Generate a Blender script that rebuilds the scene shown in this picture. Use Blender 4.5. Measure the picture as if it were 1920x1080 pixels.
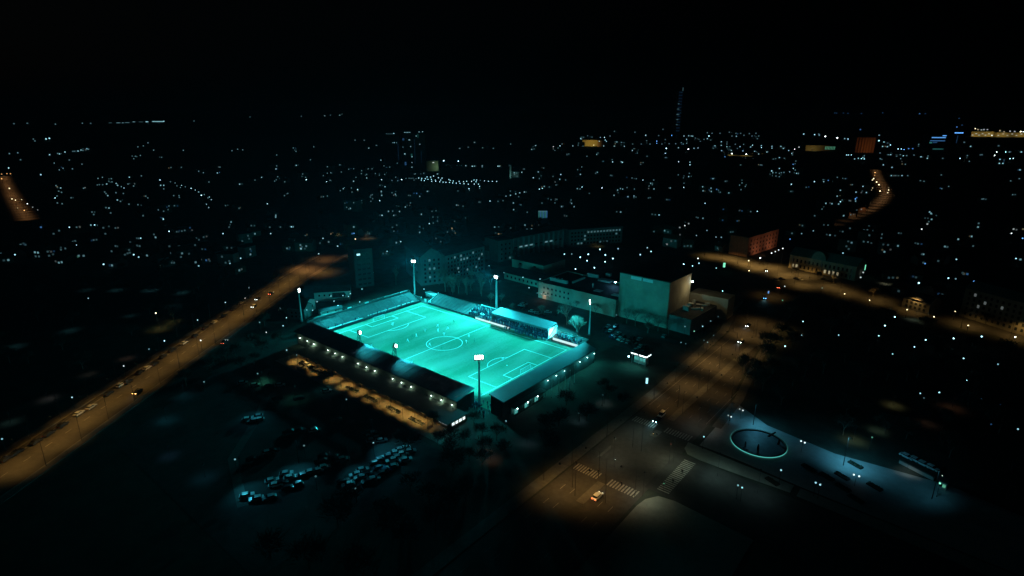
import bpy, math, random
from mathutils import Vector, Matrix, Euler
random.seed(7)
HAZE = 0.00004
sc = bpy.context.scene
for o in list(bpy.data.objects): bpy.data.objects.remove(o)
COL = sc.collection
R = math.radians

# ------------------------------------------------------------------ camera
CX, CY, CZ = 200.58435, -191.11013, 114.58833
YAW, PIT, ROL, FPX = -0.68552, 0.29942, 0.00558, 1090.0
_f = Vector((math.cos(PIT)*math.sin(YAW), math.cos(PIT)*math.cos(YAW), -math.sin(PIT)))
_r0 = Vector((math.cos(YAW), -math.sin(YAW), 0)); _u0 = _r0.cross(_f)
_r = math.cos(ROL)*_r0 + math.sin(ROL)*_u0
_u = -math.sin(ROL)*_r0 + math.cos(ROL)*_u0
CAM = Vector((CX, CY, CZ))
cd = bpy.data.cameras.new('camera'); cam = bpy.data.objects.new('camera', cd); COL.objects.link(cam)
cd.sensor_width = 36; cd.lens = FPX/1920*36; cd.clip_start = 1; cd.clip_end = 90000
m = Matrix((( _r.x, _u.x, -_f.x, CX), (_r.y, _u.y, -_f.y, CY), (_r.z, _u.z, -_f.z, CZ), (0, 0, 0, 1)))
cam.matrix_world = m
sc.camera = cam

def ray(px, py): return _f + _r*((px-960)/FPX) - _u*((py-540)/FPX)
def at(px, py, z=0.0):
    """a point of the photograph (1920 x 1080) -> the point of the place at height z"""
    d = ray(px, py); return CAM + d*((z-CZ)/d.z)
def pix(p):
    d = Vector(p)-CAM; k = d.dot(_f)
    return 960+FPX*d.dot(_r)/k, 540-FPX*d.dot(_u)/k

# ------------------------------------------------------------------ world, exposure
w = bpy.data.worlds.new('World'); sc.world = w; w.use_nodes = True
nt = w.node_tree; bg = nt.nodes['Background']
sky = nt.nodes.new('ShaderNodeTexSky'); sky.sky_type = 'NISHITA'; sky.sun_disc = False
sky.sun_elevation = R(-4); sky.sun_rotation = R(200)
nt.links.new(sky.outputs[0], bg.inputs[0]); bg.inputs[1].default_value = 0.02
sc.view_settings.view_transform = 'Standard'; sc.view_settings.look = 'None'
sc.view_settings.exposure = 0; sc.view_settings.gamma = 1
sc.cycles.max_bounces = 4; sc.cycles.diffuse_bounces = 2; sc.cycles.glossy_bounces = 2
sc.cycles.volume_bounces = 0; sc.cycles.transparent_max_bounces = 6
sc.cycles.sample_clamp_indirect = 1.5
sc.cycles.caustics_reflective = False; sc.cycles.caustics_refractive = False
sc.cycles.use_light_tree = True
sc.cycles.filter_width = 1.5

# ------------------------------------------------------------------ materials
MATS = {}
def mat(name, col, rough=0.8, var=0.25, scale=0.4, metal=0.0):
    if name in MATS: return MATS[name]
    mt = bpy.data.materials.new(name); mt.use_nodes = True
    n = mt.node_tree.nodes; l = mt.node_tree.links; b = n['Principled BSDF']
    b.inputs['Roughness'].default_value = rough; b.inputs['Metallic'].default_value = metal
    b.inputs['Specular IOR Level'].default_value = 0.3
    if var > 0:
        tc = n.new('ShaderNodeTexCoord'); nz = n.new('ShaderNodeTexNoise'); nz.inputs['Scale'].default_value = scale
        nz.inputs['Detail'].default_value = 6; nz.inputs['Roughness'].default_value = 0.65
        rp = n.new('ShaderNodeValToRGB'); l.new(tc.outputs['Object'], nz.inputs['Vector']); l.new(nz.outputs['Fac'], rp.inputs[0])
        a, c = rp.color_ramp.elements; a.position = 0.3; c.position = 0.7
        a.color = [x*(1-var) for x in col]+[1]; c.color = [min(1, x*(1+var)) for x in col]+[1]
        l.new(rp.outputs[0], b.inputs['Base Color'])
    else: b.inputs['Base Color'].default_value = (*col, 1)
    MATS[name] = mt; return mt
LCOL = {'w': (0.4, 0.88, 1.0), 'y': (1, 0.86, 0.5), 'o': (1, 0.5, 0.16), 'b': (0.12, 0.42, 1), 'g': (0.25, 1, 0.62), 'r': (1, 0.16, 0.07), 'p': (0.85, 1.0, 1.0), 'c': (0.1, 0.62, 0.55)}
def emat(col, strength):
    """a glowing lamp glass or lit window; strengths come in half-stop steps"""
    q = round(2*math.log2(max(strength, 1e-4)))
    key = 'glow_%s_%d' % (col, q)
    if key in MATS: return MATS[key]
    mt = bpy.data.materials.new(key); mt.use_nodes = True
    b = mt.node_tree.nodes['Principled BSDF']; b.inputs['Base Color'].default_value = (0.3, 0.3, 0.3, 1)
    b.inputs['Emission Color'].default_value = (*LCOL[col], 1); b.inputs['Emission Strength'].default_value = 2**(q/2)
    mt.cycles.emission_sampling = 'NONE'
    MATS[key] = mt; return mt

M_grass = mat('winter_grass', (0.034, 0.042, 0.034), 0.95, 0.45, 0.12)
M_asph = mat('asphalt', (0.052, 0.05, 0.048), 0.8, 0.25, 0.5)
M_asphd = mat('asphalt_patched', (0.04, 0.04, 0.04), 0.85, 0.3, 0.2)
M_pave = mat('paving', (0.1, 0.1, 0.095), 0.85, 0.25, 0.6)
M_kerb = mat('kerb_granite', (0.17, 0.17, 0.165), 0.8, 0.2, 1.0)
M_paint = mat('road_paint', (0.24, 0.24, 0.23), 0.7, 0.3, 2.0)
M_line = mat('pitch_line_paint', (0.85, 0.88, 0.86), 0.8, 0.06, 1.0)
M_conc = mat('concrete', (0.095, 0.1, 0.1), 0.85, 0.2, 0.5)
M_concl = mat('pale_concrete', (0.36, 0.36, 0.34), 0.85, 0.2, 0.4)
M_wallw = mat('pale_render', (0.5, 0.5, 0.47), 0.85, 0.12, 0.3)
M_brick = mat('pale_brick', (0.36, 0.35, 0.28), 0.85, 0.22, 0.15)
M_brickd = mat('dark_brick', (0.12, 0.07, 0.05), 0.85, 0.25, 0.5)
M_wallg = mat('grey_render', (0.16, 0.16, 0.155), 0.85, 0.2, 0.4)
M_roof = mat('dark_roof_felt', (0.035, 0.037, 0.04), 0.85, 0.3, 0.3)
M_roofm = mat('roof_sheet', (0.16, 0.17, 0.18), 0.6, 0.15, 0.4)
M_roofd = mat('dark_roof_sheet', (0.1, 0.11, 0.125), 0.65, 0.25, 0.35)
M_steel = mat('galvanised_steel', (0.35, 0.36, 0.37), 0.5, 0.1, 1.0, 0.3)
M_dark = mat('dark_metal', (0.03, 0.032, 0.035), 0.6, 0.2, 1.0)
M_white = mat('white_board', (0.8, 0.82, 0.82), 0.6, 0.06, 1.0)
M_glassd = mat('dark_window_glass', (0.02, 0.025, 0.03), 0.15, 0)
M_bark = mat('bark', (0.13, 0.115, 0.1), 0.9, 0.3, 3.0)
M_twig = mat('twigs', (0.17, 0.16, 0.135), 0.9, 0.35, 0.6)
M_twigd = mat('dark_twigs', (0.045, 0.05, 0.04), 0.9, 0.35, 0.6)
M_leaf = mat('evergreen_leaves', (0.03, 0.05, 0.03), 0.8, 0.4, 1.0)
M_skin = mat('skin', (0.42, 0.28, 0.21), 0.6, 0)
M_kitw = mat('white_kit', (0.85, 0.87, 0.86), 0.7, 0.05, 3)
M_kitg = mat('green_kit', (0.06, 0.3, 0.2), 0.7, 0.1, 3)
M_kitd = mat('black_kit', (0.03, 0.03, 0.035), 0.7, 0.1, 3)
M_hair = mat('dark_hair', (0.03, 0.02, 0.015), 0.7, 0)
M_rubber = mat('tyre_rubber', (0.02, 0.02, 0.02), 0.9, 0)
M_bronze = mat('dark_bronze', (0.04, 0.035, 0.03), 0.5, 0.2, 2)
M_water = mat('fountain_basin', (0.13, 0.14, 0.15), 0.5, 0.3, 0.5)
M_stone = mat('plaza_stone', (0.27, 0.275, 0.28), 0.8, 0.14, 0.35)
M_copper = mat('green_copper', (0.13, 0.25, 0.22), 0.7, 0.2, 1)
M_tile = mat('roof_tile', (0.11, 0.055, 0.04), 0.85, 0.25, 0.6)
M_net = mat('goal_net', (0.7, 0.7, 0.7), 0.8, 0)
M_seat = mat('blue_seating', (0.05, 0.12, 0.2), 0.7, 0.3, 0.8)
PAINT = {'white': mat('car_paint_white', (0.7, 0.71, 0.72), 0.25, 0), 'silver': mat('car_paint_silver', (0.34, 0.36, 0.38), 0.35, 0),
         'dark': mat('car_paint_dark', (0.02, 0.022, 0.028), 0.25, 0), 'red': mat('car_paint_red', (0.25, 0.02, 0.02), 0.25, 0), 'blue': mat('car_paint_blue', (0.03, 0.07, 0.18), 0.25, 0)}

def turf_mat():
    mt = bpy.data.materials.new('pitch_turf'); mt.use_nodes = True
    n = mt.node_tree.nodes; l = mt.node_tree.links; b = n['Principled BSDF']; b.inputs['Roughness'].default_value = 0.9
    b.inputs['Specular IOR Level'].default_value = 0.1
    tc = n.new('ShaderNodeTexCoord'); mp = n.new('ShaderNodeMapping'); l.new(tc.outputs['Object'], mp.inputs[0])
    mp.inputs['Rotation'].default_value = (0, 0, R(3)); mp.inputs['Scale'].default_value = (0.05, 0.012, 1)
    nz = n.new('ShaderNodeTexNoise'); nz.inputs['Scale'].default_value = 1.6; nz.inputs['Detail'].default_value = 5; l.new(mp.outputs[0], nz.inputs[0])
    n2 = n.new('ShaderNodeTexNoise'); n2.inputs['Scale'].default_value = 0.9; n2.inputs['Detail'].default_value = 8; l.new(tc.outputs['Object'], n2.inputs[0])
    mx = n.new('ShaderNodeMath'); mx.operation = 'MULTIPLY_ADD'; mx.inputs[1].default_value = 0.25; l.new(n2.outputs[0], mx.inputs[0]); l.new(nz.outputs[0], mx.inputs[2])
    rp = n.new('ShaderNodeValToRGB'); l.new(mx.outputs[0], rp.inputs[0])
    e = rp.color_ramp.elements; e[0].position = 0.52; e[1].position = 0.8
    e[0].color = (0.06, 0.195, 0.118, 1); e[1].color = (0.23, 0.29, 0.215, 1)
    l.new(rp.outputs[0], b.inputs['Base Color'])
    return mt
M_turf = turf_mat()

# ------------------------------------------------------------------ mesh helpers
class MB:
    def __init__(s): s.v = []; s.f = []; s.mi = []; s.k = 0
    def add(s, vs, fs):
        b = len(s.v); s.v += [tuple(v) for v in vs]; s.f += [tuple(i+b for i in f) for f in fs]; s.mi += [s.k]*len(fs)
    def box(s, c, size, rz=0.0, taper=1.0):
        cx, cy, cz = c; sx, sy, sz = [a/2 for a in size]; cr, sr = math.cos(rz), math.sin(rz); vs = []
        for z, t in ((-sz, 1), (sz, taper)):
            for x, y in ((-sx, -sy), (sx, -sy), (sx, sy), (-sx, sy)):
                x *= t; y *= t; vs.append((cx+x*cr-y*sr, cy+x*sr+y*cr, cz+z))
        s.add(vs, [(3, 2, 1, 0), (4, 5, 6, 7), (0, 1, 5, 4), (1, 2, 6, 5), (2, 3, 7, 6), (3, 0, 4, 7)])
    def prism(s, poly, z0, z1):
        n = len(poly); a = sum(poly[i][0]*poly[(i+1) % n][1]-poly[(i+1) % n][0]*poly[i][1] for i in range(n))
        if a < 0: poly = poly[::-1]
        s.add([(p[0], p[1], z0) for p in poly]+[(p[0], p[1], z1) for p in poly],
              [tuple(range(n-1, -1, -1)), tuple(range(n, 2*n))]+[(i, (i+1) % n, n+(i+1) % n, n+i) for i in range(n)])
    def sheet(s, poly, z):
        n = len(poly); a = sum(poly[i][0]*poly[(i+1) % n][1]-poly[(i+1) % n][0]*poly[i][1] for i in range(n))
        if a < 0: poly = poly[::-1]
        s.add([(p[0], p[1], z) for p in poly], [tuple(range(n))])
    def tube(s, a, b, r0, r1=None, n=6, cap=True):
        r1 = r0 if r1 is None else r1; a = Vector(a); b = Vector(b); d = (b-a)
        if d.length < 1e-6: return
        d.normalize(); x = d.cross(Vector((0, 0, 1)) if abs(d.z) < 0.9 else Vector((1, 0, 0))).normalized(); y = d.cross(x)
        vs = []
        for p, r in ((a, r0), (b, r1)):
            for i in range(n):
                t = 2*math.pi*i/n; vs.append(p+x*(r*math.cos(t))+y*(r*math.sin(t)))
        fs = [(i, n+i, n+(i+1) % n, (i+1) % n) for i in range(n)]
        if cap: fs += [tuple(range(n)), tuple(range(2*n-1, n-1, -1))]
        s.add(vs, fs)
    def ball(s, c, r, nu=8, nv=5, sz=1.0):
        vs = [(c[0], c[1], c[2]-r*sz)]
        for j in range(1, nv):
            ph = -math.pi/2+math.pi*j/nv
            for i in range(nu):
                t = 2*math.pi*i/nu; vs.append((c[0]+r*math.cos(ph)*math.cos(t), c[1]+r*math.cos(ph)*math.sin(t), c[2]+r*sz*math.sin(ph)))
        vs.append((c[0], c[1], c[2]+r*sz)); L = len(vs)-1; fs = []
        for i in range(nu):
            fs.append((0, 1+(i+1) % nu, 1+i)); fs.append((L, L-nu+i, L-nu+(i+1) % nu))
        for j in range(nv-2):
            for i in range(nu):
                a = 1+j*nu+i; b = 1+j*nu+(i+1) % nu; fs.append((a, b, b+nu, a+nu))
        s.add(vs, fs)
    def mesh(s, name, m):
        me = bpy.data.meshes.new(name); me.from_pydata(s.v, [], s.f)
        for x in (m if isinstance(m, (list, tuple)) else [m]): me.materials.append(x)
        if isinstance(m, (list, tuple)): me.polygons.foreach_set('material_index', s.mi)
        me.update(); return me
    def build(s, name, m, parent=None, loc=None, rz=0.0):
        return put(name, s.mesh(name, m), parent, loc, rz)
def put(name, me, parent=None, loc=None, rz=0.0):
    o = bpy.data.objects.new(name, me); COL.objects.link(o)
    if parent: o.parent = parent
    if loc is not None: o.location = loc
    if rz: o.rotation_euler = (0, 0, rz)
    return o
def tag(o, label=None, cat=None, group=None, kind=None):
    if label: o['label'] = label
    if cat: o['category'] = cat
    if group: o['group'] = group
    if kind: o['kind'] = kind
    return o
def thing(name, label, cat, loc=(0, 0, 0), rz=0.0, group=None):
    o = bpy.data.objects.new(name, None); COL.objects.link(o); o.location = loc; o.rotation_euler = (0, 0, rz)
    o.empty_display_size = 0.5
    return tag(o, label, cat, group)
def struct(mb, name, m): return tag(mb.build(name, m), kind='structure')
def dup(root, loc, rz, label=None, group=None):
    r = root.copy(); COL.objects.link(r); r.location = loc; r.rotation_euler = (0, 0, rz)
    if label: r['label'] = label
    if group: r['group'] = group
    for ch in root.children:
        c = ch.copy(); COL.objects.link(c); c.parent = r
        for g in ch.children:
            d = g.copy(); COL.objects.link(d); d.parent = c
    return r
def lamp_light(name, kind, loc, col, power, parent=None, aim=None, size=None, blend=0.6, radius=0.3):
    ld = bpy.data.lights.new(name, kind); ld.color = col; ld.energy = power
    ld.shadow_soft_size = radius
    if kind == 'SPOT': ld.spot_size = R(size or 120); ld.spot_blend = blend
    if power == 92000: cutoff(ld, 2, 12, .1)
    o = bpy.data.objects.new(name, ld); COL.objects.link(o); o.location = loc
    if aim is not None:
        d = Vector(aim)-Vector(loc); o.rotation_euler = d.to_track_quat('-Z', 'Y').to_euler()
    if parent:
        o.parent = parent
        o.matrix_parent_inverse = (Matrix.Translation(parent.location) @ parent.rotation_euler.to_matrix().to_4x4()).inverted()
    return o
def strip(pts, wd):
    """a ribbon polygon of width wd about a polyline"""
    L, Rr = [], []
    for i, p in enumerate(pts):
        a = Vector(pts[max(0, i-1)]); b = Vector(pts[min(len(pts)-1, i+1)]); d = (b-a).normalized(); nn = Vector((-d.y, d.x))
        q = Vector(p); L.append(tuple(q+nn*wd/2)); Rr.append(tuple(q-nn*wd/2))
    return L, Rr
def ribbon(mb, pts, wd, z, z0=None):
    L, Rr = strip(pts, wd)
    for i in range(len(pts)-1):
        q = [L[i], L[i+1], Rr[i+1], Rr[i]]
        if z0 is None: mb.sheet(q, z)
        else: mb.prism(q, z0, z)

def cutoff(ld, lo, hi, rest):
    """a floodlight's optics: full strength below the cut-off angle, little light towards the horizon"""
    ld.use_nodes = True; n = ld.node_tree.nodes; l = ld.node_tree.links; em = n['Emission']
    g = n.new('ShaderNodeNewGeometry'); sp = n.new('ShaderNodeSeparateXYZ'); ab = n.new('ShaderNodeMath'); ab.operation = 'ABSOLUTE'
    mr = n.new('ShaderNodeMapRange'); mr.interpolation_type = 'SMOOTHSTEP'
    l.new(g.outputs['Incoming'], sp.inputs[0]); l.new(sp.outputs['Z'], ab.inputs[0]); l.new(ab.outputs[0], mr.inputs['Value'])
    mr.inputs['From Min'].default_value = math.sin(R(lo)); mr.inputs['From Max'].default_value = math.sin(R(hi)); mr.inputs['To Min'].default_value = rest; mr.inputs['To Max'].default_value = 1
    l.new(mr.outputs[0], em.inputs['Strength'])
FLOOD = (0.03, 1.0, 1.12)
ORANGE = (1.0, 0.52, 0.11)
WHITE = (0.42, 0.86, 1.0)

# ================================================================== SETTING
g = MB(); n = 96
g.add([(0, 0, 0)]+[(24000*math.cos(2*math.pi*i/n), 24000*math.sin(2*math.pi*i/n), 0) for i in range(n)], [(0, 1+i, 1+(i+1) % n) for i in range(n)])
struct(g, 'ground', M_grass)

# roads: sheets a little above the ground, pavements with real kerbs
LR = [(60, -292), (-34, -163.8), (-167, 16.2), (-215, 90), (-380, 300), (-800, 700)]
mb = MB(); ribbon(mb, LR, 17.5, 0.02); struct(mb, 'left_road', M_asph)
mb = MB()
for off, wd in ((-11.2, 3.6), (10.6, 3.0)):
    L, Rr = strip(LR[:4], 2*abs(off)); side = L if off < 0 else Rr
    ribbon(mb, side, wd, 0.13, 0.0)
struct(mb, 'left_pavement', M_pave)
mb = MB()
L, Rr = strip(LR[:4], 2*9.0)
for side in (L, Rr): ribbon(mb, side, 0.45, 0.15, 0.0)
struct(mb, 'left_kerb', M_kerb)
mb = MB(); a = Vector((-34, -163.8)); d = Vector((-133, 180)).normalized(); nn = Vector((-d.y, d.x))
for k in range(-12, 26):
    p = a+d*(k*9); mb.sheet([tuple(p+nn*.08), tuple(p+d*3+nn*.08), tuple(p+d*3-nn*.08), tuple(p-nn*.08)], 0.035)
L, Rr = strip(LR[:3], 12.6); ribbon(mb, L, 0.15, 0.035)
struct(mb, 'left_road_markings', M_paint)

BX0, BX1, BM0, BM1 = 109.5, 134.5, 120.6, 123.2
mb = MB(); mb.sheet([(BX0, -330), (BX1+2, -330), (BX1, 30), (128, 75), (123, 120), (118, 205), (78, 205), (106, 110), (BX0, 0)], 0.02)
struct(mb, 'boulevard', M_asph)
mb = MB()
mb.sheet([(20, 268), (50, 300), (92, 279), (150, 258), (205, 232), (330, 205), (330, 178), (225, 194), (176, 203), (149, 200), (133, 203), (78, 203), (74, 245)], 0.03)
struct(mb, 'park_boulevard', M_asphd)
mb = MB(); mb.sheet([(BX1-1, -42), (BX1-1, -17), (340, -22), (340, -48)], 0.03); struct(mb, 'side_street', M_asphd)
mb = MB()
ribbon(mb, [(106.6, -330), (106.8, 20), (103, 110), (88, 180)], 4.2, 0.13, 0)
ribbon(mb, [(BX1+3.2, 8), (BX1+2.0, 36), (130.6, 75), (125.6, 120), (120, 190)], 3.4, 0.13, 0)
mb.prism([(BM0, 2), (BM1, 2), (BM1+.3, 100), (BM0-.3, 100)], 0, 0.14)
mb.prism([(BM0+.2, -13), (BM1, -13), (BM1, -8), (BM0+.2, -8)], 0, 0.14)
mb.prism([(BM0, -62), (BM1, -62), (BM1, -49), (BM0, -49)], 0, 0.14)
mb.prism([(113.2, -28), (114.2, -30), (114.2, -36), (113.2, -38)], 0, 0.14)
struct(mb, 'boulevard_pavement', M_pave)
# paved corner by the plaza and the lower corner
mb = MB()
arc = [(134.6+6*(1-math.cos(t)), -14.5-6+6*math.sin(t)) for t in [math.pi/2*i/8 for i in range(8, -1, -1)]]
mb.prism([(133.6, -8.5), (170, -11), (170, -15.5), (152, -16.4), (141, -16.6), (136.5, -15.8), (134.2, -13)], 0, 0.13)
mb.prism([(172, -11.2), (240, -15), (240, -20.5), (172, -16)], 0, 0.13)
mb.prism([(136, -52), (136.6, -47.5), (139, -43.6), (144, -42.6), (168, -44.5), (168, -120), (137, -120)], 0, 0.13)
struct(mb, 'corner_pavement', mat('corner_paving', (0.2, 0.21, 0.19), 0.85, 0.15, 0.5))
mb = MB(); mb.prism([(137.5, -7.6), (137, 32), (152, 22), (176, 17.5), (208, 21), (238, 14), (238, -14), (172, -10.2), (150, -7.9)], 0, 0.10)
struct(mb, 'plaza', M_stone)
mb = MB()
def zebra(x0, x1, y0, y1, nst, along):
    for i in range(nst):
        if along == 'x':
            a = x0+(x1-x0)*i/nst; b = a+(x1-x0)/nst*0.5; mb.sheet([(a, y0), (b, y0), (b, y1), (a, y1)], 0.045)
        else:
            a = y0+(y1-y0)*i/nst; b = a+(y1-y0)/nst*0.5; mb.sheet([(x0, a), (x1, a), (x1, b), (x0, b)], 0.045)
zebra(110.4, 120, -48.4, -44.6, 10, 'x'); zebra(123.6, 134, -49, -45.2, 10, 'x')
zebra(110.4, 120, -7.6, -3.6, 10, 'x'); zebra(123.6, 133.8, -7.6, -3.6, 10, 'x')
zebra(137, 141, -40.5, -19, 20, 'y')
struct(mb, 'zebra_crossings', mat('zebra_paint', (.26, .26, .24), .7, .45, .8)); mb = MB()
for k in range(16):
    for x in (113.4, 117.0, 126.8, 130.6):
        y = 8+k*9
        if y < 80: mb.sheet([(x, y), (x+.14, y), (x+.14, y+3), (x, y+3)], 0.045)
for k in range(9):
    for x in (113.4, 117.0, 127, 130.6): mb.sheet([(x, -60-k*9), (x+.14, -60-k*9), (x+.14, -57-k*9), (x, -57-k*9)], 0.045)
for x in (110.0, 133.6): mb.sheet([(x, 8), (x+.15, 8), (x+.15, 100), (x, 100)], 0.045)
struct(mb, 'boulevard_markings', M_paint)
# forecourt behind the main stand, car parks, distant roads
mb = MB(); mb.sheet([(-46, -66.5), (66, -66.5), (66, -57), (-46, -57)], 0.02); struct(mb, 'stand_forecourt', mat('forecourt_paving', (0.17, 0.155, 0.13), 0.85, 0.25, 0.5))
mb = MB(); mb.sheet([(-22, -140), (75, -140), (75, -69), (-52, -69), (-52, -98)], 0.02); struct(mb, 'car_park', M_asphd)
mb = MB(); mb.sheet([(-20, 54), (104, 54), (104, 78), (40, 86), (-20, 90)], 0.02); struct(mb, 'theatre_car_park', M_asphd)
mb = MB(); FR = [tuple(at(*q)[:2]) for q in ((-8, 306), (4, 320), (10, 340), (20, 362), (32, 383), (44, 400), (52, 413))]; ribbon(mb, FR, 22, 0.05); struct(mb, 'far_left_road', M_asph)
mb = MB(); HR = [tuple(at(*q)[:2]) for q in ((1641, 318), (1647, 335), (1655, 350), (1661, 366), (1648, 382), (1625, 397), (1592, 411), (1560, 424))]; ribbon(mb, HR, 17, 0.05); struct(mb, 'far_hill_road', M_asph)
mb = MB(); ribbon(mb, [(-330, -40), (-260, 60), (-200, 110), (-150, 160), (-100, 200), (-60, 235), (20, 262)], 10, 0.012); struct(mb, 'back_street', M_asphd)
mb = MB(); ribbon(mb, [(45, -128), (18, -118), (-2, -98), (-20, -84), (-36, -78), (-40, -73)], 3.0, 0.03); struct(mb, 'path', M_pave)

# ------------------------------------------------------------------ football pitch
PL, PW = 52.5, 33.0
mb = MB(); mb.sheet([(-58, -37), (64, -37), (64, 36.4), (-58, 36.4)], 0.03); struct(mb, 'football_pitch', M_turf)
mb = MB(); LW = 0.15
def ln(x0, y0, x1, y1):
    a = Vector((x0, y0)); b = Vector((x1, y1)); d = (b-a).normalized(); nn = Vector((-d.y, d.x))*LW; a -= d*LW; b += d*LW
    mb.sheet([tuple(a+nn), tuple(b+nn), tuple(b-nn), tuple(a-nn)], 0.05)
def circ(cx, cy, r, a0, a1, n):
    for i in range(n):
        t, u = a0+(a1-a0)*i/n, a0+(a1-a0)*(i+1)/n
        mb.sheet([(cx+(r-LW)*math.cos(t), cy+(r-LW)*math.sin(t)), (cx+(r+LW)*math.cos(t), cy+(r+LW)*math.sin(t)), (cx+(r+LW)*math.cos(u), cy+(r+LW)*math.sin(u)), (cx+(r-LW)*math.cos(u), cy+(r-LW)*math.sin(u))], 0.05)
for s in (-1, 1): ln(-PL, s*PW, PL, s*PW); ln(s*PL, -PW, s*PL, PW)
ln(0, -PW, 0, PW); circ(0, 0, 9.15, 0, 2*math.pi, 48); circ(0, 0, 0.2, 0, 2*math.pi, 8)
for s in (-1, 1):
    for dd, hw in ((16.5, 20.16), (5.5, 9.16)):
        ln(s*(PL-dd), -hw, s*(PL-dd), hw)
        for q in (-1, 1): ln(s*PL, q*hw, s*(PL-dd), q*hw)
    a = math.acos(5.5/9.15); c0 = math.pi if s > 0 else 0
    circ(s*(PL-11), 0, 9.15, c0-a, c0+a, 16); circ(s*(PL-11), 0, 0.2, 0, 6.283, 8)
struct(mb, 'pitch_markings', M_line)

def goal(x, s, label):
    t = thing('football_goal', label, 'goal', (x, 0, 0.05), 0, 'goals on the pitch')
    mb = MB()
    for q in (-3.66, 3.66): mb.tube((0, q, 0), (0, q, 2.44), 0.09, n=8)
    mb.tube((0, -3.75, 2.44), (0, 3.75, 2.44), 0.09, n=8); mb.build('goal_frame', M_white, t)
    mb = MB()
    for i in range(16):
        q = -3.66+7.32*i/15; mb.tube((0, q, 2.44), (s*0.9, q, 2.3), 0.015, n=3, cap=False); mb.tube((s*0.9, q, 2.3), (s*2.0, q, 0), 0.015, n=3, cap=False)
    for j in range(8):
        k = j/7; mb.tube((s*(0.9+1.1*k), -3.66, 2.3*(1-k)), (s*(0.9+1.1*k), 3.66, 2.3*(1-k)), 0.015, n=3, cap=False)
        for q in (-3.66, 3.66): mb.tube((0, q, 2.44*(1-k)), (s*(0.9+1.1*k), q, 2.3*(1-k)), 0.015, n=3, cap=False)
    mb.build('net', M_net, t)
goal(-PL, -1, 'white football goal in front of the open terrace, its mouth towards the centre circle')
goal(PL, 1, 'white football goal beside the sloping sheet roof with flagpoles behind')

# ------------------------------------------------------------------ stands
def windows(parent, name, pts, wsz, m, face, depth=0.12):
    """one small mesh per window, all sharing one mesh: face 'x', '-x', 'y' or '-y'"""
    mb = MB(); sx, sz = wsz
    mb.box((0, 0, 0), (depth, sx, sz) if 'x' in face else (sx, depth, sz)); me = mb.mesh(name, m)
    for p in pts: put(name, me, parent, p)
# main stand
t = thing('main_stand', 'long main stand with dark sloping roof and lamps along its rear wall', 'stand', (0, -42, 0))
mb = MB()
for k in range(9): mb.box((0, 6.2-k*1.35, 0.3+k*0.3), (112, 1.35, 0.6+k*0.6))
mb.build('terrace_steps', M_seat, t)
mb = MB(); mb.box((0, -6.1, 3.3), (113, 0.3, 6.6))
for s in (-1, 1): mb.box((s*56.4, -1.2, 3.4), (0.3, 9.5, 6.8))
mb.build('rear_wall', M_conc, t)
mb = MB(); n = 57
for i in range(n-1):
    x0, x1 = -57.6+115.2*i/(n-1), -57.6+115.2*(i+1)/(n-1)
    mb.add([(x0, 2.6, 9.0), (x1, 2.6, 9.0), (x1, -7.3, 6.9), (x0, -7.3, 6.9), (x0, 2.6, 8.7), (x1, 2.6, 8.7), (x1, -7.3, 6.6), (x0, -7.3, 6.6)],
           [(3, 2, 1, 0), (4, 5, 6, 7), (0, 1, 5, 4), (2, 3, 7, 6)])
mb.build('roof', M_roofd, t)
mb = MB()
for i in range(29):
    x = -56+112*i/28; mb.add([(x-.05, 2.6, 9.02), (x+.05, 2.6, 9.02), (x+.05, -7.3, 6.92), (x-.05, -7.3, 6.92), (x-.05, 2.6, 9.1), (x+.05, 2.6, 9.1), (x+.05, -7.3, 7.0), (x-.05, -7.3, 7.0)], [(4, 7, 6, 5), (0, 4, 5, 1), (0, 3, 7, 4), (1, 5, 6, 2), (2, 6, 7, 3)])
mb.build('roof_seams', M_roofm, t)
mb = MB(); mb.tube((0, 0, 0), (0, 0, 8.4), 0.16, n=6); me = mb.mesh('roof_post', M_steel)
for i in range(8): put('roof_post', me, t, (-54+i*15.4, 0.5, 0))
for px, py in ((567, 633), (580, 639), (592, 644.5), (618, 656), (632, 662), (645.5, 668), (674, 681), (689.7, 688), (705, 695), (738, 710), (755, 717), (773, 725), (810, 742), (829.5, 750), (849.5, 758.5)):
    p = at(px, py, 4.0); lx = p.x
    mb = MB(); mb.box((0, 0, 0.12), (0.5, 0.35, 0.12)); f = mb.build('bulkhead_lamp', M_dark, t, (lx, -6.55, 4.2))
    mb = MB(); mb.ball((0, -0.1, -0.02), 0.17, 8, 5); mb.build('lamp_glass', emat('p', 15), f)
    lamp_light('bulkhead_light', 'POINT', (lx, -49.0, 3.85), (0.6, 1.0, 0.62), 90 if random.random() < .6 else 200, t, radius=0.15)
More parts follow.
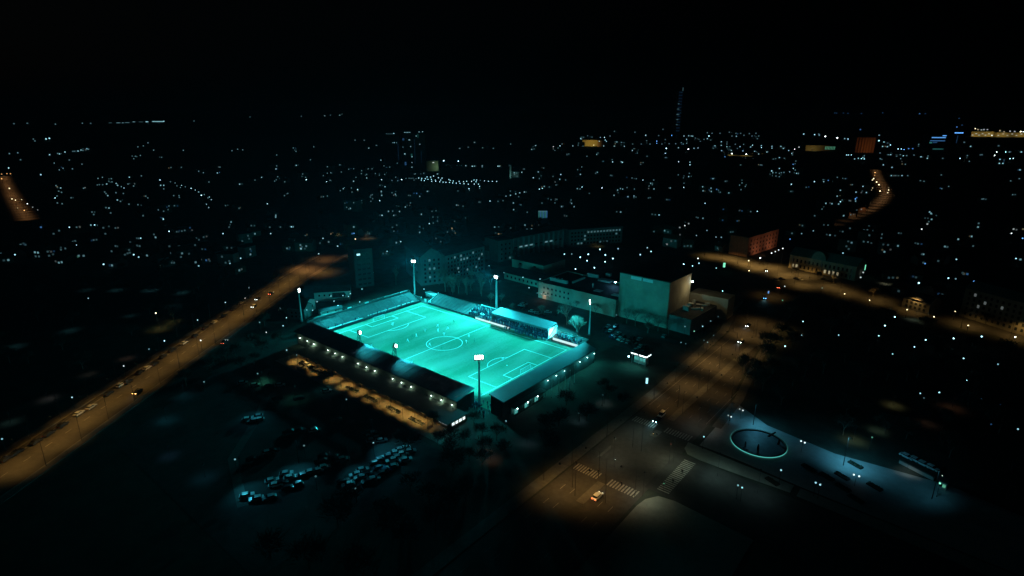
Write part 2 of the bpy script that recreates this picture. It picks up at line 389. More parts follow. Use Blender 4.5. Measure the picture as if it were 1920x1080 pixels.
# annex
t = thing('stand_annex', 'low flat roofed annex between main stand and orange lit forecourt', 'building', (10, -52.9, 0))
mb = MB(); mb.box((0, 0, 1.5), (104, 9.0, 3.0)); mb.build('wall', mat('annex_render', (0.33, 0.27, 0.18), 0.85, 0.25, 0.3), t)
mb = MB(); mb.box((0, -0.85, 3.12), (104.8, 11.1, 0.24)); mb.build('roof', M_roof, t)
windows(t, 'window', [(-46+i*5.1, -4.52, 1.6) for i in range(19)], (1.8, 1.1), M_glassd, '-y')
mb = MB(); mb.box((0, 0, 0), (1.2, .1, 2.1)); me = mb.mesh('door', M_dark)
for x in (-43.4, -23, -2.6, 17.8, 38.2): put('door', me, t, (x, -4.53, 1.06))
windows(t, 'lit_window', [(46.5+i*1.6, -4.54, 1.9) for i in range(3)], (1.1, 1.0), emat('p', 0.9), '-y')
windows(t, 'lit_window', [(52.03, -3+i*1.9, 1.9) for i in range(4)], (1.2, 1.1), emat('p', 1.2), 'x')
# left terrace
t = thing('open_terrace', 'open concrete terrace behind the far goal with advertising strips along its top rail', 'stand', (-64, 1.5, 0))
mb = MB()
for k in range(12):
    h = 0.75+k*0.33; mb.box((4.2-k*0.78, 0, h/2), (0.78, 71, h))
mb.build('terrace_steps', M_conc, t)
mb = MB(); mb.box((5.2, 0, 0.55), (0.15, 72, 1.1)); mb.build('front_boards', M_dark, t)
mb = MB(); mb.box((-5.2, 0, 2.7), (0.25, 72, 5.4)); mb.box((0, 35.8, 1.6), (9.6, 0.25, 3.2)); mb.build('rear_wall', M_conc, t)
mb = MB(); mb.box((3.9, -20, 1.05), (1.2, 26, 0.12)); mb.box((3.2, 14, 1.25), (1.5, 34, 0.12)); mb.build('front_row_covers', M_concl, t)
mb = MB()
for k in range(25):
    y = -35+k*2.9; mb.tube((-5.2, y, 5.4), (-5.2, y, 6.1), 0.04, n=4)
mb.tube((-5.2, -35.5, 6.1), (-5.2, 35.5, 6.1), 0.04, n=4); mb.build('rail', M_steel, t)
for y, ln_ in ((-26, 11), (-9, 2.6), (3, 2.6), (21, 10), (31, 5.5)):
    mb = MB(); mb.box((-5.0, y, 5.75), (0.08, ln_, 0.6)); mb.build('banner', M_white if ln_ < 9 else M_concl, t)
for k in range(6):
    mb = MB()
    for i in range(12): mb.box((4.2-i*0.78, 0, 0.82+i*0.33), (0.7, 0.1, 0.1))
    mb.build('aisle_rail', M_dark, t, (0, -30+k*12, 0.25))
# far bank terrace
t = thing('far_terrace', 'open sloping bank terrace along the far touchline, partly full of spectators', 'stand', (-26, 42, 0))
mb = MB()
for k in range(9):
    h = 0.7+k*0.42; mb.box((-1, -3.6+k*0.95, h/2), (52, 0.95, h))
mb.build('terrace_steps', mat('terrace_concrete', (0.11, 0.115, 0.115), 0.85, 0.2, 0.3), t)
mb = MB(); mb.box((-1, 4.9, 2.2), (52.6, 0.25, 4.4)); mb.build('rear_wall', M_conc, t)
mb = MB(); mb.add([(-27.2, -4.2, 0), (-27.2, 4.8, 0), (-27.2, 4.8, 4.9), (-27.2, -4.2, 1.0), (-27, -4.2, 0), (-27, 4.8, 0), (-27, 4.8, 4.9), (-27, -4.2, 1.0)], [(0, 1, 2, 3), (4, 7, 6, 5), (3, 2, 6, 7), (0, 4, 5, 1), (0, 3, 7, 4), (1, 5, 6, 2)])
mb.build('end_wall', M_white, t)
mb = MB(); mb.box((15, 4.6, 4.8), (12, 0.1, 0.7)); mb.build('banner', M_white, t)
mb = MB(); mb.box((-2, -4.5, 0.5), (50, 0.12, 0.9)); mb.build('front_boards', M_dark, t)
# corner enclosure left far
for i, (px, py) in enumerate(((780.5, 563), (789.5, 562), (798, 565.5), (806, 568.5))):
    p = at(px, py, 0.2); mb = MB(); mb.box((0, 0, 0.95), (1.6, 0.14, 1.9)); mb.k = 1
    for q in (-.7, .7): mb.box((q, 0.3, 0.25), (0.08, 0.6, 0.5))
    o = mb.build('advert_board', [M_white, M_dark], None, (p.x, p.y, 0.05), R(-20+i*7))
    tag(o, ['pale upright board nearest the open terrace in the far corner', 'pale upright board, second from the open terrace in the far corner', 'pale upright board, third from the open terrace in the far corner', 'pale upright board next to the diagonal ramp in the far corner'][i], 'board', 'boards in the far corner')
t = thing('corner_hut', 'pale flat shed in the far corner behind the upright boards', 'shed', (-60, 47.5, 0), R(-8))
mb = MB(); mb.box((0, 0, 1.4), (9, 3.2, 2.8)); mb.build('wall', M_concl, t); mb = MB(); mb.box((0, 0, 2.9), (9.6, 3.8, 0.2)); mb.build('roof', M_white, t)
mb = MB(); mb.box((1.5, -1.63, 1.05), (1.0, .08, 2.0)); mb.build('door', M_dark, t)
# ad boards along far touchline
def boards(name, x0, x1, y, lab, mtl, h=1.0):
    t = thing(name, lab, 'boards', ((x0+x1)/2, y, 0.05), 0, 'advertising boards along the far touchline'); n = max(1, round((x1-x0)/3)); s = (x1-x0)/n
    mb = MB(); mb.box((0, 0, h/2), (s-0.05, 0.1, h)); me = mb.mesh('board', mtl)
    for i in range(n): put('board', me, t, (-(x1-x0)/2+s*(i+.5), 0, 0))
boards('advert_boards', -12.5, 12.8, 36.6, 'bright white lit advertising boards under the crowd by the far touchline', emat('p', .8), 1.1)
boards('advert_boards', 39.6, 55.0, 39.4, 'bright white lit advertising boards under the small uncovered end block', emat('p', .8), 1.3)
boards('advert_boards', 13.2, 38.0, 36.6, 'dim advertising boards along the front of the covered far stand', M_concl, 0.8)
boards('advert_boards', 50.5, 57.0, 42.4, 'short white boards behind the last row of the uncovered end block', M_white, 1.4)
# far covered stand
t = thing('covered_stand', 'small covered far stand with pale sheet roof and white end wall', 'stand', (18, 42, 0))
mb = MB()
for k in range(7): mb.box((0, -3.6+k*1.1, 0.4+k*0.24), (38, 1.1, 0.8+k*0.48))
mb.build('terrace_steps', M_seat, t)
mb = MB(); mb.add([(-19.5, -4.2, 6.0), (19, -4.2, 6.0), (19, 4.2, 7.0), (-19.5, 4.2, 7.0), (-19.5, -4.2, 4.9), (19, -4.2, 4.9), (19, 4.2, 6.7), (-19.5, 4.2, 6.7)], [(0, 1, 2, 3), (7, 6, 5, 4), (0, 4, 5, 1), (1, 5, 6, 2), (2, 6, 7, 3), (3, 7, 4, 0)])
mb.build('roof', mat('pale_roof_sheet', (0.095, 0.11, 0.12), 0.6, 0.12, 0.4), t)
mb = MB(); mb.box((0, 4.1, 3.2), (38.5, 0.2, 6.4)); mb.box((-19.3, 0, 2.4), (0.2, 8, 4.8)); mb.build('rear_wall', M_wallg, t)
mb = MB(); mb.box((19.1, 0.6, 2.9), (0.2, 7.6, 5.2)); mb.build('end_wall', M_white, t)
mb = MB(); mb.add([(19.3, -3.2, 0.9), (19.3, -2.0, 0.9), (19.3, 4.2, 5.4), (19.3, 3.2, 5.4), (19.24, -3.2, 0.9), (19.24, -2.0, 0.9), (19.24, 4.2, 5.4), (19.24, 3.2, 5.4)], [(0, 1, 2, 3), (4, 7, 6, 5), (0, 4, 5, 1), (1, 5, 6, 2), (2, 6, 7, 3), (3, 7, 4, 0)]); mb.build('end_stripe', M_kitg, t)
mb = MB(); mb.tube((22.2, -3.6, 0), (22.2, -3.6, 4.2), .06, n=6); mb.box((22.2, -3.4, 4.25), (.5, .3, .15)); mb.build('gable_lamp', M_dark, t)
lamp_light('gable_lamp_light', 'SPOT', (40.2, 38.7, 4.1), (.6, 1, .85), 2600, t, (37.2, 42.8, 2.6), 110, .8, .2)
# small uncovered end block
t = thing('uncovered_block', 'small uncovered terrace block beside the covered far stand', 'stand', (48, 42, 0))
mb = MB()
for k in range(5): mb.box((0, -1.8+k*1.1, 0.5+k*0.2), (19, 1.1, 1.0+k*0.4))
mb.build('terrace_steps', M_conc, t)
mb = MB(); mb.box((0, 3.3, 1.6), (19, 0.2, 3.2)); mb.build('rear_wall', M_wallg, t)
# right stand
t = thing('end_stand', 'covered end stand with broad smooth roof, dark rear wall and lamps above the flagpoles', 'stand', (69, -4.5, 0))
mb = MB()
for k in range(6): mb.box((-3.4+k*0.85, 0, 0.4+k*0.3), (0.85, 66, 0.8+k*0.6))
mb.build('terrace_steps', M_seat, t)
mb = MB(); mb.box((1.8, 0, 3.9), (0.3, 67, 7.8))
for s in (-1, 1): mb.box((-1, s*33.6, 3.9), (5.6, 0.3, 7.8))
mb.build('rear_wall', mat('dark_boarding', (0.03, 0.032, 0.035), 0.8, 0.3, 0.5), t)
mb = MB(); mb.add([(-4.2, -34.3, 8.6), (5.6, -37.2, 9.4), (5.6, 29, 9.4), (-4.2, 34.2, 8.6), (-4.2, -34.3, 8.2), (5.6, -37.2, 9.0), (5.6, 29, 9.0), (-4.2, 34.2, 8.2)], [(0, 1, 2, 3), (7, 6, 5, 4), (0, 4, 5, 1), (1, 5, 6, 2), (2, 6, 7, 3), (3, 7, 4, 0)])
mb.build('roof', mat('grey_roof_sheet', (0.11, 0.12, 0.135), 0.6, 0.12, 0.25), t)
for i in range(9): put('roof_post', me, t, (-2.5, -32+i*8, -.2))
for px, py in ((1025.6, 713), (1041.5, 703.7), (1057, 695), (1086, 678), (1100, 670), (1113.5, 662.6)):
    p = at(px, py, 5.0)
    mb = MB(); mb.box((0, 0, 0.14), (0.35, 0.5, 0.12)); f = mb.build('bulkhead_lamp', M_dark, t, (2.2, p.y+4.5, 5.0))
    mb = MB(); mb.ball((0.1, 0, 0), 0.17, 8, 5); mb.build('lamp_glass', emat('p', 17), f)
    lamp_light('bulkhead_light', 'POINT', (72.6, p.y, 4.6), (.06, 1, .95), 520, t, radius=.15)
t = thing('glazed_kiosk', 'low glazed kiosk with lit entrances against the rear of the end stand', 'kiosk', (72.3, -24, 0))
mb = MB(); mb.box((0, 0, 3.3), (3.8, 20.5, 0.25)); mb.build('roof', M_roofm, t)
mb = MB(); mb.box((-1.0, 0, 1.6), (1.4, 20, 3.2)); mb.build('wall', M_wallg, t)
mb = MB()
for i in range(11): mb.box((1.6, -10+i*2, 1.6), (0.12, 0.12, 3.2))
mb.box((1.6, 0, 0.2), (0.14, 20, 0.4)); mb.build('glazing_frame', M_dark, t)
for y in (-8.6, -2.0, 4.6):
    mb = MB(); mb.box((1.0, y, 1.5), (0.1, 2.2, 2.2)); d = mb.build('entrance', emat('c', 0.5), t); mb = MB(); mb.ball((1.75, y, 2.75), 0.16, 8, 5); mb.build('lamp', emat('p', 36), t)
lamp_light('kiosk_light', 'POINT', (75.2, -24, 2.6), (0.15, .9, .8), 60, t)

# flag poles
for i, (px, py, hh) in enumerate(((1034, 746, 8.0), (1047, 742, 8.6), (1059, 735, 8.2), (1068, 729, 9.2), (1076.5, 720, 8.8))):
    p = at(px, py)
    t = thing('flagpole', ['slim bare flagpole nearest the glazed kiosk', 'slim bare flagpole, second from the glazed kiosk', 'slim bare flagpole in the middle of the row of five', 'slim bare flagpole, fourth from the glazed kiosk', 'slim bare flagpole farthest from the glazed kiosk'][i], 'flagpole', (p.x, p.y, 0), 0, 'five flagpoles behind the end stand')
    mb = MB(); mb.tube((0, 0, 0), (0, 0, hh), 0.09, 0.06, 6); mb.build('pole', M_white, t)
    mb = MB(); mb.ball((0, 0, hh+.08), 0.12, 6, 4); mb.build('finial', M_steel, t)
    mb = MB(); mb.tube((0, 0, 0), (0, 0, 0.35), 0.22, 0.18, 8); mb.build('base', M_conc, t)

# ------------------------------------------------------------------ floodlights
M_mast = mat('pale_mast_steel', (.6, .62, .62), .5, .1, 1)
def mast(label, x, y, h, face, power, aim, wdt=2.6, rows=2, both=False, r0=0.55, cone=125):
    t = thing('floodlight_mast', label, 'floodlight', (x, y, 0), 0, 'floodlight masts round the pitch')
    mb = MB(); mb.tube((0, 0, 0), (0, 0, h-0.3), r0, r0*0.6, 10); mb.build('column', M_mast, t)
    mb = MB(); mb.box((0, 0, 0.3), (1.6, 1.6, 0.6)); mb.build('base', M_conc, t)
    mb = MB(); mb.box((0, 0, h-0.45), (1.2, wdt, 0.15), face); mb.build('platform', M_dark, t)
    ca, sa = math.cos(face), math.sin(face)
    mb = MB()
    for k in range(rows+1):
        z = h+0.1+k*0.72; mb.tube((-wdt/2*-sa, -wdt/2*ca, z), (wdt/2*-sa, wdt/2*ca, z), 0.06, n=4)
    for q in (-1, 1): mb.tube((q*wdt/2*-sa, q*wdt/2*ca, h-.4), (q*wdt/2*-sa, q*wdt/2*ca, h+rows*.72+.2), 0.07, n=4)
    if not both: mb.box((-0.05*ca, -0.05*sa, h+rows*.36+.1), (0.04, wdt, rows*.72), face)
    mb.build('lamp_frame', M_dark, t)
    cols = 4; me = {}
    mb = MB(); mb.tube((-0.1, 0, 0), (0.35, 0, -0.12), 0.16, 0.34, 8); meh = mb.mesh('floodlamp', M_dark)
    mb = MB(); mb.ball((0.36, 0, -0.12), 0.32, 8, 6); meg = mb.mesh('lamp_glass', emat('p', 26))
    for k in range(rows):
        for c in range(cols):
            off = wdt*(c-(cols-1)/2)/cols
            for b in ((0, math.pi) if both else (0,)):
                l = put('floodlamp', meh, t, (off*-sa, off*ca, h+0.45+k*0.72), face+b); put('lamp_glass', meg, l)
    z = h+rows*.36
    ld = bpy.data.lights.new('floodlight', 'SPOT'); ld.color = FLOOD; ld.energy = power; ld.spot_size = R(cone); ld.spot_blend = 0.5; ld.shadow_soft_size = 1.2; cutoff(ld, 2, 12, .95 if both else .16)
    lo = bpy.data.objects.new('floodlight', ld); COL.objects.link(lo); lo.parent = t; lo.location = (0.9*ca, 0.9*sa, z)
    d = Vector(aim)-Vector((x+.9*ca, y+.9*sa, z)); lo.rotation_euler = d.to_track_quat('-Z', 'Y').to_euler()
    return t
FP = 290000
mast('tall floodlight mast in the far corner behind the pale shed, twin lit banks', -72.5, 44.5, 21.6, R(-50), FP*.8, (-5, -8, 0))
mast('tall floodlight mast rising behind the crowd at the middle of the far touchline', -12.8, 55.4, 20.0, R(-90), FP, (-5, 0, 0), r0=0.7)
mast('slim floodlight mast beside the bare tree at the end of the far touchline', 50.4, 57.5, 17.4, R(-140), FP, (20, 8, 0), 1.4, 3)
mast('thin floodlight mast seen edge on beyond the open terrace, by the houses', -82.1, -30.2, 17.8, R(35), FP, (-45, 12, 0), 1.3, 3, cone=112)
mast('thick floodlight mast at the near corner between main stand and end stand', 57.6, -36.6, 20.6, R(140), 130000, (25, 12, 0), 3.6, 2, True, r0=0.55, cone=112)
lamp_light('floodlight', 'SPOT', (58.5, -37.8, 21), FLOOD, 11000, bpy.data.objects['floodlight_mast.004'], (66, -47, 0), 95, 1, .6)
def roof_tower(label, x, y, zb, h):
    t = thing('roof_floodlight', label, 'floodlight', (x, y, zb), 0, 'lattice floodlights on the main stand roof')
    mb = MB(); P = [(-1.5, -1.1), (1.5, -1.1), (0, 1.3)]
    for i in range(3):
        a = P[i]; b = P[(i+1) % 3]; mb.tube((*a, -0.6), (a[0]*.3, a[1]*.3, h), 0.1, n=5)
        for k in range(4):
            s0, s1 = 1-.7*k/4, 1-.7*(k+1)/4; mb.tube((a[0]*s0, a[1]*s0, h*k/4), (b[0]*s1, b[1]*s1, h*(k+1)/4), 0.05, n=4); mb.tube((a[0]*s1, a[1]*s1, h*(k+1)/4), (b[0]*s1, b[1]*s1, h*(k+1)/4), 0.05, n=4)
    mb.build('lattice', M_dark, t)
    mb = MB(); mb.box((-.2, 0, h+.1), (1.8, 1.4, 0.15)); mb.box((-.5, 0.1, h+.9), (0.8, 0.5, 1.5)); mb.build('lamp_housing', M_dark, t)
    for z in (0.45, 1.15):
        mb = MB(); mb.ball((0.75, 0.25, h+z), 0.42, 8, 6); mb.build('lamp_glass', emat('p', 16), t)
    lamp_light('floodlight', 'SPOT', (x+.9, y+.4, zb+h+1.2), FLOOD, 92000, t, (x+14, y+40, 0), 126, 0.5, 0.5)
    lamp_light('floodlight', 'SPOT', (x+1.0, y+.2, zb+h+.6), FLOOD, 12000, t, (x+5.5, y+0.5, zb-.5), 80, 0.75, 0.3)
roof_tower('lattice floodlight on the main stand roof nearer the open terrace', -12.5, -42.1, 8.5, 6.2)
roof_tower('lattice floodlight at the middle of the main stand roof', 12.4, -41.7, 8.5, 6.2)

# ================================================================== BUILDINGS NEAR THE STADIUM
ME = {}
def wmesh(w_, h_, m, d=0.14):
    k = (round(w_, 2), round(h_, 2), m.name, d)
    if k not in ME:
        mb = MB(); mb.box((0, 0, 0), (w_, d, h_)); ME[k] = mb.mesh('window', m)
    return ME[k]
def block(name, label, cat, p1, p2, depth, h, wall, roofm, roof='flat', group=None, rise=3.0, cols=0, rows=0, z0=2.0, wsz=(1.3, 1.5), lit=(), litm=None, ends=0, pad=1.5):
    """a building whose front runs on the ground from p1 to p2 (seen from the camera: left to right)"""
    a = Vector((p1[0], p1[1])); b = Vector((p2[0], p2[1])); L = (b-a).length; ang = math.atan2((b-a).y, (b-a).x)
    t = thing(name, label, cat, (a.x, a.y, 0), ang, group)
    mb = MB()
    if roof == 'flat':
        mb.box((L/2, depth/2, h/2), (L, depth, h)); mb.build('wall', wall, t)
        mb = MB(); mb.box((L/2, depth/2, h+.2), (L+.6, depth+.6, .4)); mb.build('roof', roofm, t)
    elif roof == 'gable':      # ridge along the front
        mb.add([(0, 0, 0), (L, 0, 0), (L, depth, 0), (0, depth, 0), (0, 0, h), (L, 0, h), (L, depth, h), (0, depth, h), (0, depth/2, h+rise), (L, depth/2, h+rise)],
               [(0, 1, 5, 4), (2, 3, 7, 6), (1, 2, 6, 9, 5), (3, 0, 4, 8, 7)]); mb.build('wall', wall, t)
        mb = MB(); o = .5; mb.add([(-o, -o, h-.1), (L+o, -o, h-.1), (L+o, depth/2, h+rise+.15), (-o, depth/2, h+rise+.15), (L+o, depth+o, h-.1), (-o, depth+o, h-.1)], [(0, 1, 2, 3), (3, 2, 4, 5)]); mb.build('roof', roofm, t)
    else:                       # gable end to the front
        mb.add([(0, 0, 0), (L, 0, 0), (L, depth, 0), (0, depth, 0), (0, 0, h), (L, 0, h), (L, depth, h), (0, depth, h), (L/2, 0, h+rise), (L/2, depth, h+rise)],
               [(0, 1, 5, 8, 4), (2, 3, 7, 9, 6), (1, 2, 6, 5), (3, 0, 4, 7)]); mb.build('wall', wall, t)
        mb = MB(); o = .4; mb.add([(-o, -o, h-.15), (L/2, -o, h+rise+.15), (L/2, depth+o, h+rise+.15), (-o, depth+o, h-.15), (L+o, -o, h-.15), (L+o, depth+o, h-.15)], [(0, 1, 2, 3), (1, 4, 5, 2)]); mb.build('roof', roofm, t)
    if cols:
        for r in range(rows):
            z = z0+r*(h-z0-1.2)/max(1, rows-.4)
            for c in range(cols):
                x = pad+(L-2*pad)*(c+.5)/cols; on = (c, r) in lit
                put('lit_window' if on else 'window', wmesh(*wsz, (litm or emat('p', 1.5)) if on else M_glassd), t, (x, -0.03, z))
        for e in range(ends):
            for r in range(rows):
                z = z0+r*(h-z0-1.2)/max(1, rows-.4); put('window', wmesh(*wsz, M_glassd), t, (L+.03, depth*(e+.5)/ends, z), R(90))
    return t
def box_on(t, name, c, s, m, rz=0):
    mb = MB(); mb.box((0, 0, 0), s); return mb.build(name, m, t, c, rz)

# theatre
t = thing('theatre', 'large pale theatre with blind fly tower and long low auditorium wing behind the stadium', 'theatre', (0, 0, 0))
mb = MB(); mb.prism([(-9, 91.5), (47, 90.5), (47, 122), (-9, 124)], 0, 10); mb.build('auditorium_wing', M_brick, t)
mb = MB(); mb.prism([(-8.6, 91.9), (46.8, 90.9), (46.8, 121.6), (-8.6, 123.6)], 9.99, 10.06); mb.build('auditorium_roof', M_roof, t)
mb = MB()
for a, b in (((-9, 91.5), (47, 90.5)), ((-9, 124), (47, 122)), ((-9, 91.5), (-9, 124))):
    v = Vector((b[0]-a[0], b[1]-a[1])); c = ((a[0]+b[0])/2, (a[1]+b[1])/2); mb.box((c[0], c[1], 10.25), (v.length+.3, 0.35, 0.5), math.atan2(v.y, v.x))
mb.build('parapet', M_brick, t)
mb = MB(); mb.prism([(47, 93.4), (77.5, 92.8), (78.5, 119), (47, 120)], 0, 26); ft = mb.build('fly_tower', mat('tower_brick', (0.36, 0.34, 0.28), 0.85, 0.22, 0.12), t)
mb = MB(); mb.prism([(46.8, 93.1), (77.8, 92.5), (78.8, 119.3), (46.8, 120.3)], 26.0, 26.45); mb.build('tower_roof', M_roof, ft)
for x0, x1 in ((54.2, 60.6), (61.6, 68.6)):
    box_on(ft, 'roof_panel', ((x0+x1)/2, 93.12, 24.7), (x1-x0, 0.25, 1.7), M_white)
for i in range(4): box_on(ft, 'wall_panel', (51+i*7.4, 93.22, 11.5), (0.18, 0.14, 22), M_brick)
mb = MB(); mb.prism([(78.6, 92.5), (91.5, 91.5), (93, 124), (78.8, 124.5)], 0, 8.6); mb.build('side_wing', M_wallg, t)
mb = MB(); mb.prism([(78.7, 92.8), (91.2, 91.8), (92.7, 123.7), (79, 124.2)], 8.6, 8.7); mb.build('side_roof', M_roof, t)
mb = MB(); mb.prism([(76, 126), (98, 127), (98, 138), (76, 138)], 0, 12.5); mb.build('rear_wing', M_brick, t)
for c, s, rz in (((82, 113, 9.6), (3, 2, 1.8), .1), ((85.5, 115, 9.4), (2.2, 1.6, 1.5), .4), ((83, 105, 9.9), (3.4, 2.2, 2.4), 0), ((88, 117, 9.3), (4, 1.0, 1.1), .5), ((86.5, 109, 9.2), (5, .9, .9), .8), ((89.5, 111, 9.3), (1.2, 3.5, 1.1), .3), ((81.5, 119, 9.7), (1.6, 1.6, 2.1), 0), ((88.5, 121, 9.4), (2.6, 1.6, 1.5), .2)):
    box_on(t, 'roof_plant', c, s, M_concl, rz)
for px, py, z, s in ((1048, 526, 11.0, (13, 1.6, 2.0)), (1112, 517, 11.2, (8, 1.2, 2.6)), (1141, 515, 11.0, (3.2, 2, 2)), (1136, 526, 10.6, (9, 5, 1.1)), (1122, 545, 10.25, (4.6, 4, .35)), (1155, 553, 10.25, (4.6, 4, .35)), (1085, 525, 10.6, (1, 14, 1.2))):
    p = at(px, py, z); box_on(t, 'roof_plant', (p.x, p.y, z), s, M_concl)
for px, py in ((1041, 522), (1047, 523), (1054, 524), (1112, 533)):
    p = at(px, py, 12); mb = MB(); mb.tube((0, 0, -1.5), (0, 0, 1.2), .5, .45, 8); mb.build('chimney', M_concl, t, (p.x, p.y, 11.4))
for i in range(7):
    for z in (4.2, 7.4): put('window', wmesh(1.0, 1.2, M_glassd), t, (-4.5+i*3.1, 91.36-(i*3.1)*.018, z))
for x in (-7.2, -1): box_on(t, 'canopy', (x, 90.7, 3.2), (4.2, 1.6, .2), M_white); 
box_on(t, 'stage_door', (-4.0, 91.35, 1.3), (2.6, .12, 2.6), emat('o', 0.25))
lamp_light('wall_lamp_light', 'POINT', (-3.5, 88.5, 4), (1, .72, .55), 160, t)
p = at(1301, 537, 22.5)
mb = MB(); mb.ball((0, 0, 0), .45, 8, 6); mb.build('wall_lamp', emat('p', 22), t, (79.6, 118.6, 21.3))
lamp_light('wall_lamp_light', 'POINT', (84, 113.5, 19.5), (1, .8, .4), 900, t, radius=.4)
p = at(1154, 529, 13); mb = MB(); mb.ball((0, 0, 0), .5, 8, 6); mb.build('roof_lamp', emat('w', 26), t, (p.x, p.y, 13)); mb = MB(); mb.tube((0, 0, -3), (0, 0, -.4), .08, n=5); mb.build('lamp_pole', M_dark, t, (p.x, p.y, 13))
lamp_light('roof_lamp_light', 'POINT', (p.x, p.y-.8, 13.2), (0.12, .45, .8), 900, t, radius=.4)
# low wing left of the theatre and hall behind
block('low_hall', 'low flat roofed pale hall left of the theatre auditorium', 'hall', at(945, 522), at(1012, 540), 16, 4.5, M_brick, M_roof, cols=8, rows=1, z0=2.2)
block('sports_hall', 'blank walled dark roofed hall between colonnade school and theatre car park', 'hall', at(960, 500), at(1019, 514), 26, 6.2, M_brick, M_roof, cols=2, rows=1, z0=4, wsz=(2.4, 1))
t = block('colonnade_school', 'long dark building with tall concrete piers and strip of lit windows', 'school', at(935, 487), at(1058, 462), 18, 15, M_wallg, M_roofm)
L = (at(1058, 462)-at(935, 487)).length
for i in range(13): box_on(t, 'pier', (L*(i+.5)/13, -.9, 7.4), (0.9, 1.6, 14.8), mat('pier_concrete', (0.3, 0.31, 0.31), 0.8, .15, .4))
for i in range(12):
    on = i in (0, 1, 3, 4, 5, 8, 9); put('lit_window' if on else 'window', wmesh(L/13-1.2, 1.1, emat('w', .28) if on else M_glassd), t, (L*(i+1)/13, -.05, 7.2))
box_on(t, 'lit_sign', (3.2, -1.9, 13.6), (4.5, .15, .8), emat('w', 3.2))
t = block('office_row', 'long dark four storey row with pale strips at roof height beyond the car park lamps', 'office', at(1066, 463), at(1166, 455), 14, 15, M_wallg, M_roof, cols=16, rows=4, z0=2.4, wsz=(1.6, 1.5), lit=[(c, 3) for c in range(5, 16, 1)]+[(4, 2), (14, 2), (14, 3), (4, 1), (2, 0), (3, 0), (9, 0), (10, 0), (11, 0)], litm=emat('w', .12))
t = block('gabled_apartments', 'tall pale gable ended apartment block behind the far corner trees', 'apartments', at(790, 536), at(832, 531), 40, 20, mat('blue_render', (0.1, 0.115, 0.12), .85, .12, .3), M_roof, 'front', rise=5.5, cols=4, rows=6, z0=2.5, lit=[(1, 5), (1, 1), (2, 3), (1, 3)], litm=emat('w', .12))
block('long_apartments', 'long dark apartment block right of the gabled apartments with scattered lit windows', 'apartments', at(836, 530), at(909, 508), 12, 19, M_wallg, M_roof, 'gable', cols=12, rows=6, z0=2.2, lit=[(2, 5), (4, 5), (5, 4), (6, 4), (4, 4), (8, 5), (10, 3), (9, 1), (3, 2), (11, 4), (6, 1)], litm=emat('w', .2))
block('apartment_tower', 'narrow dark apartment tower with one lit penthouse left of the far corner mast', 'apartments', at(668, 541), at(702, 536), 14, 26, mat('grey_blue_render', (0.05, .056, .058), .85, .12, .3), M_roof, cols=3, rows=7, z0=2.4, wsz=(2.2, 1.2), lit=[(0, 6)], litm=emat('w', 1.2))
block('corner_apartments', 'dark upright apartment slab with one wide lit sign left of the school', 'apartments', at(934, 492), at(962, 487), 12, 17, M_wallg, M_roof, cols=3, rows=4, z0=2.4)
# houses beyond the open terrace
t = block('white_villa', 'white gabled villa with dark garage recess beyond the open terrace', 'house', at(590, 566), at(657, 562), 11, 6.0, M_wallw, M_roof, 'gable', rise=2.2, cols=6, rows=1, z0=3.8, wsz=(1.0, 1.2))
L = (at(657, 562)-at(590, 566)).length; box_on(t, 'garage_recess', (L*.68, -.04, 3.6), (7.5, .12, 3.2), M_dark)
t = block('stepped_villa', 'smaller pale house with tall side wall left of the white villa', 'house', at(573, 591), at(592, 579), 10, 6.0, M_wallw, M_roof, 'front', rise=2.0, cols=2, rows=1, z0=3.2)
block('dim_house', 'dim plain house beside the thin edge on mast', 'house', at(540, 598), at(572, 600), 9, 6.5, M_wallg, M_roof, 'gable', rise=2.5, cols=3, rows=2, z0=1.8, wsz=(.9, 1.1))
block('garden_shed', 'long low pale shed right behind the open terrace rear wall', 'shed', at(602, 592), at(642, 584), 4, 2.6, M_wallw, M_roof, 'gable', rise=.8, cols=2, rows=1, z0=1.4, wsz=(.8, .8))
# right hand boulevard buildings
t = block('palace_building', 'ornate two storey palace with copper roof and round central gable', 'palace', at(1478, 502), at(1602, 527), 16, 10.5, mat('palace_render', (.42, .38, .27), .85, .15, .3), M_copper, 'gable', rise=4.5, cols=15, rows=2, z0=2.6, wsz=(1.3, 2.4), lit=[(8, 0), (9, 0), (10, 0), (11, 0), (0, 0), (1, 0)], litm=emat('y', .35))
L = (at(1602, 527)-at(1478, 502)).length
mb = MB(); mb.add([(L*.45+5*math.cos(a), -.6, 10.4+6.2*math.sin(a)) for a in [math.pi*i/12 for i in range(13)]]+[(L*.45+5*math.cos(a), 3, 10.4+6.2*math.sin(a)) for a in [math.pi*i/12 for i in range(13)]], [tuple(range(13)), tuple(range(25, 12, -1))]+[(i, i+13, i+14, i+1) for i in range(12)]); mb.build('round_gable', M_copper, t)
for i in range(9): box_on(t, 'pilaster', (L*(i+.5)/9, -.2, 5.2), (.6, .4, 10.3), M_concl)
t = block('corner_mansion', 'five storey pale mansion block with orange lit corner at the end of the park boulevard', 'apartments', at(1798, 592), at(1925, 632), 15, 17.5, mat('mansion_render', (.17, .165, .13), .85, .15, .3), M_copper, 'gable', rise=3, cols=11, rows=5, z0=2.6, wsz=(1.2, 1.7), lit=[(3, 3), (1, 4), (2, 2), (6, 3)], litm=emat('p', .1))
t = block('brick_block', 'orange lit brick block standing at the head of the boulevard', 'apartments', at(1400, 482), at(1456, 463), 16, 16, mat('red_brick', (.3, .16, .1), .85, .15, .4), M_roof, cols=9, rows=4, z0=2.6, wsz=(1.2, 1.8))
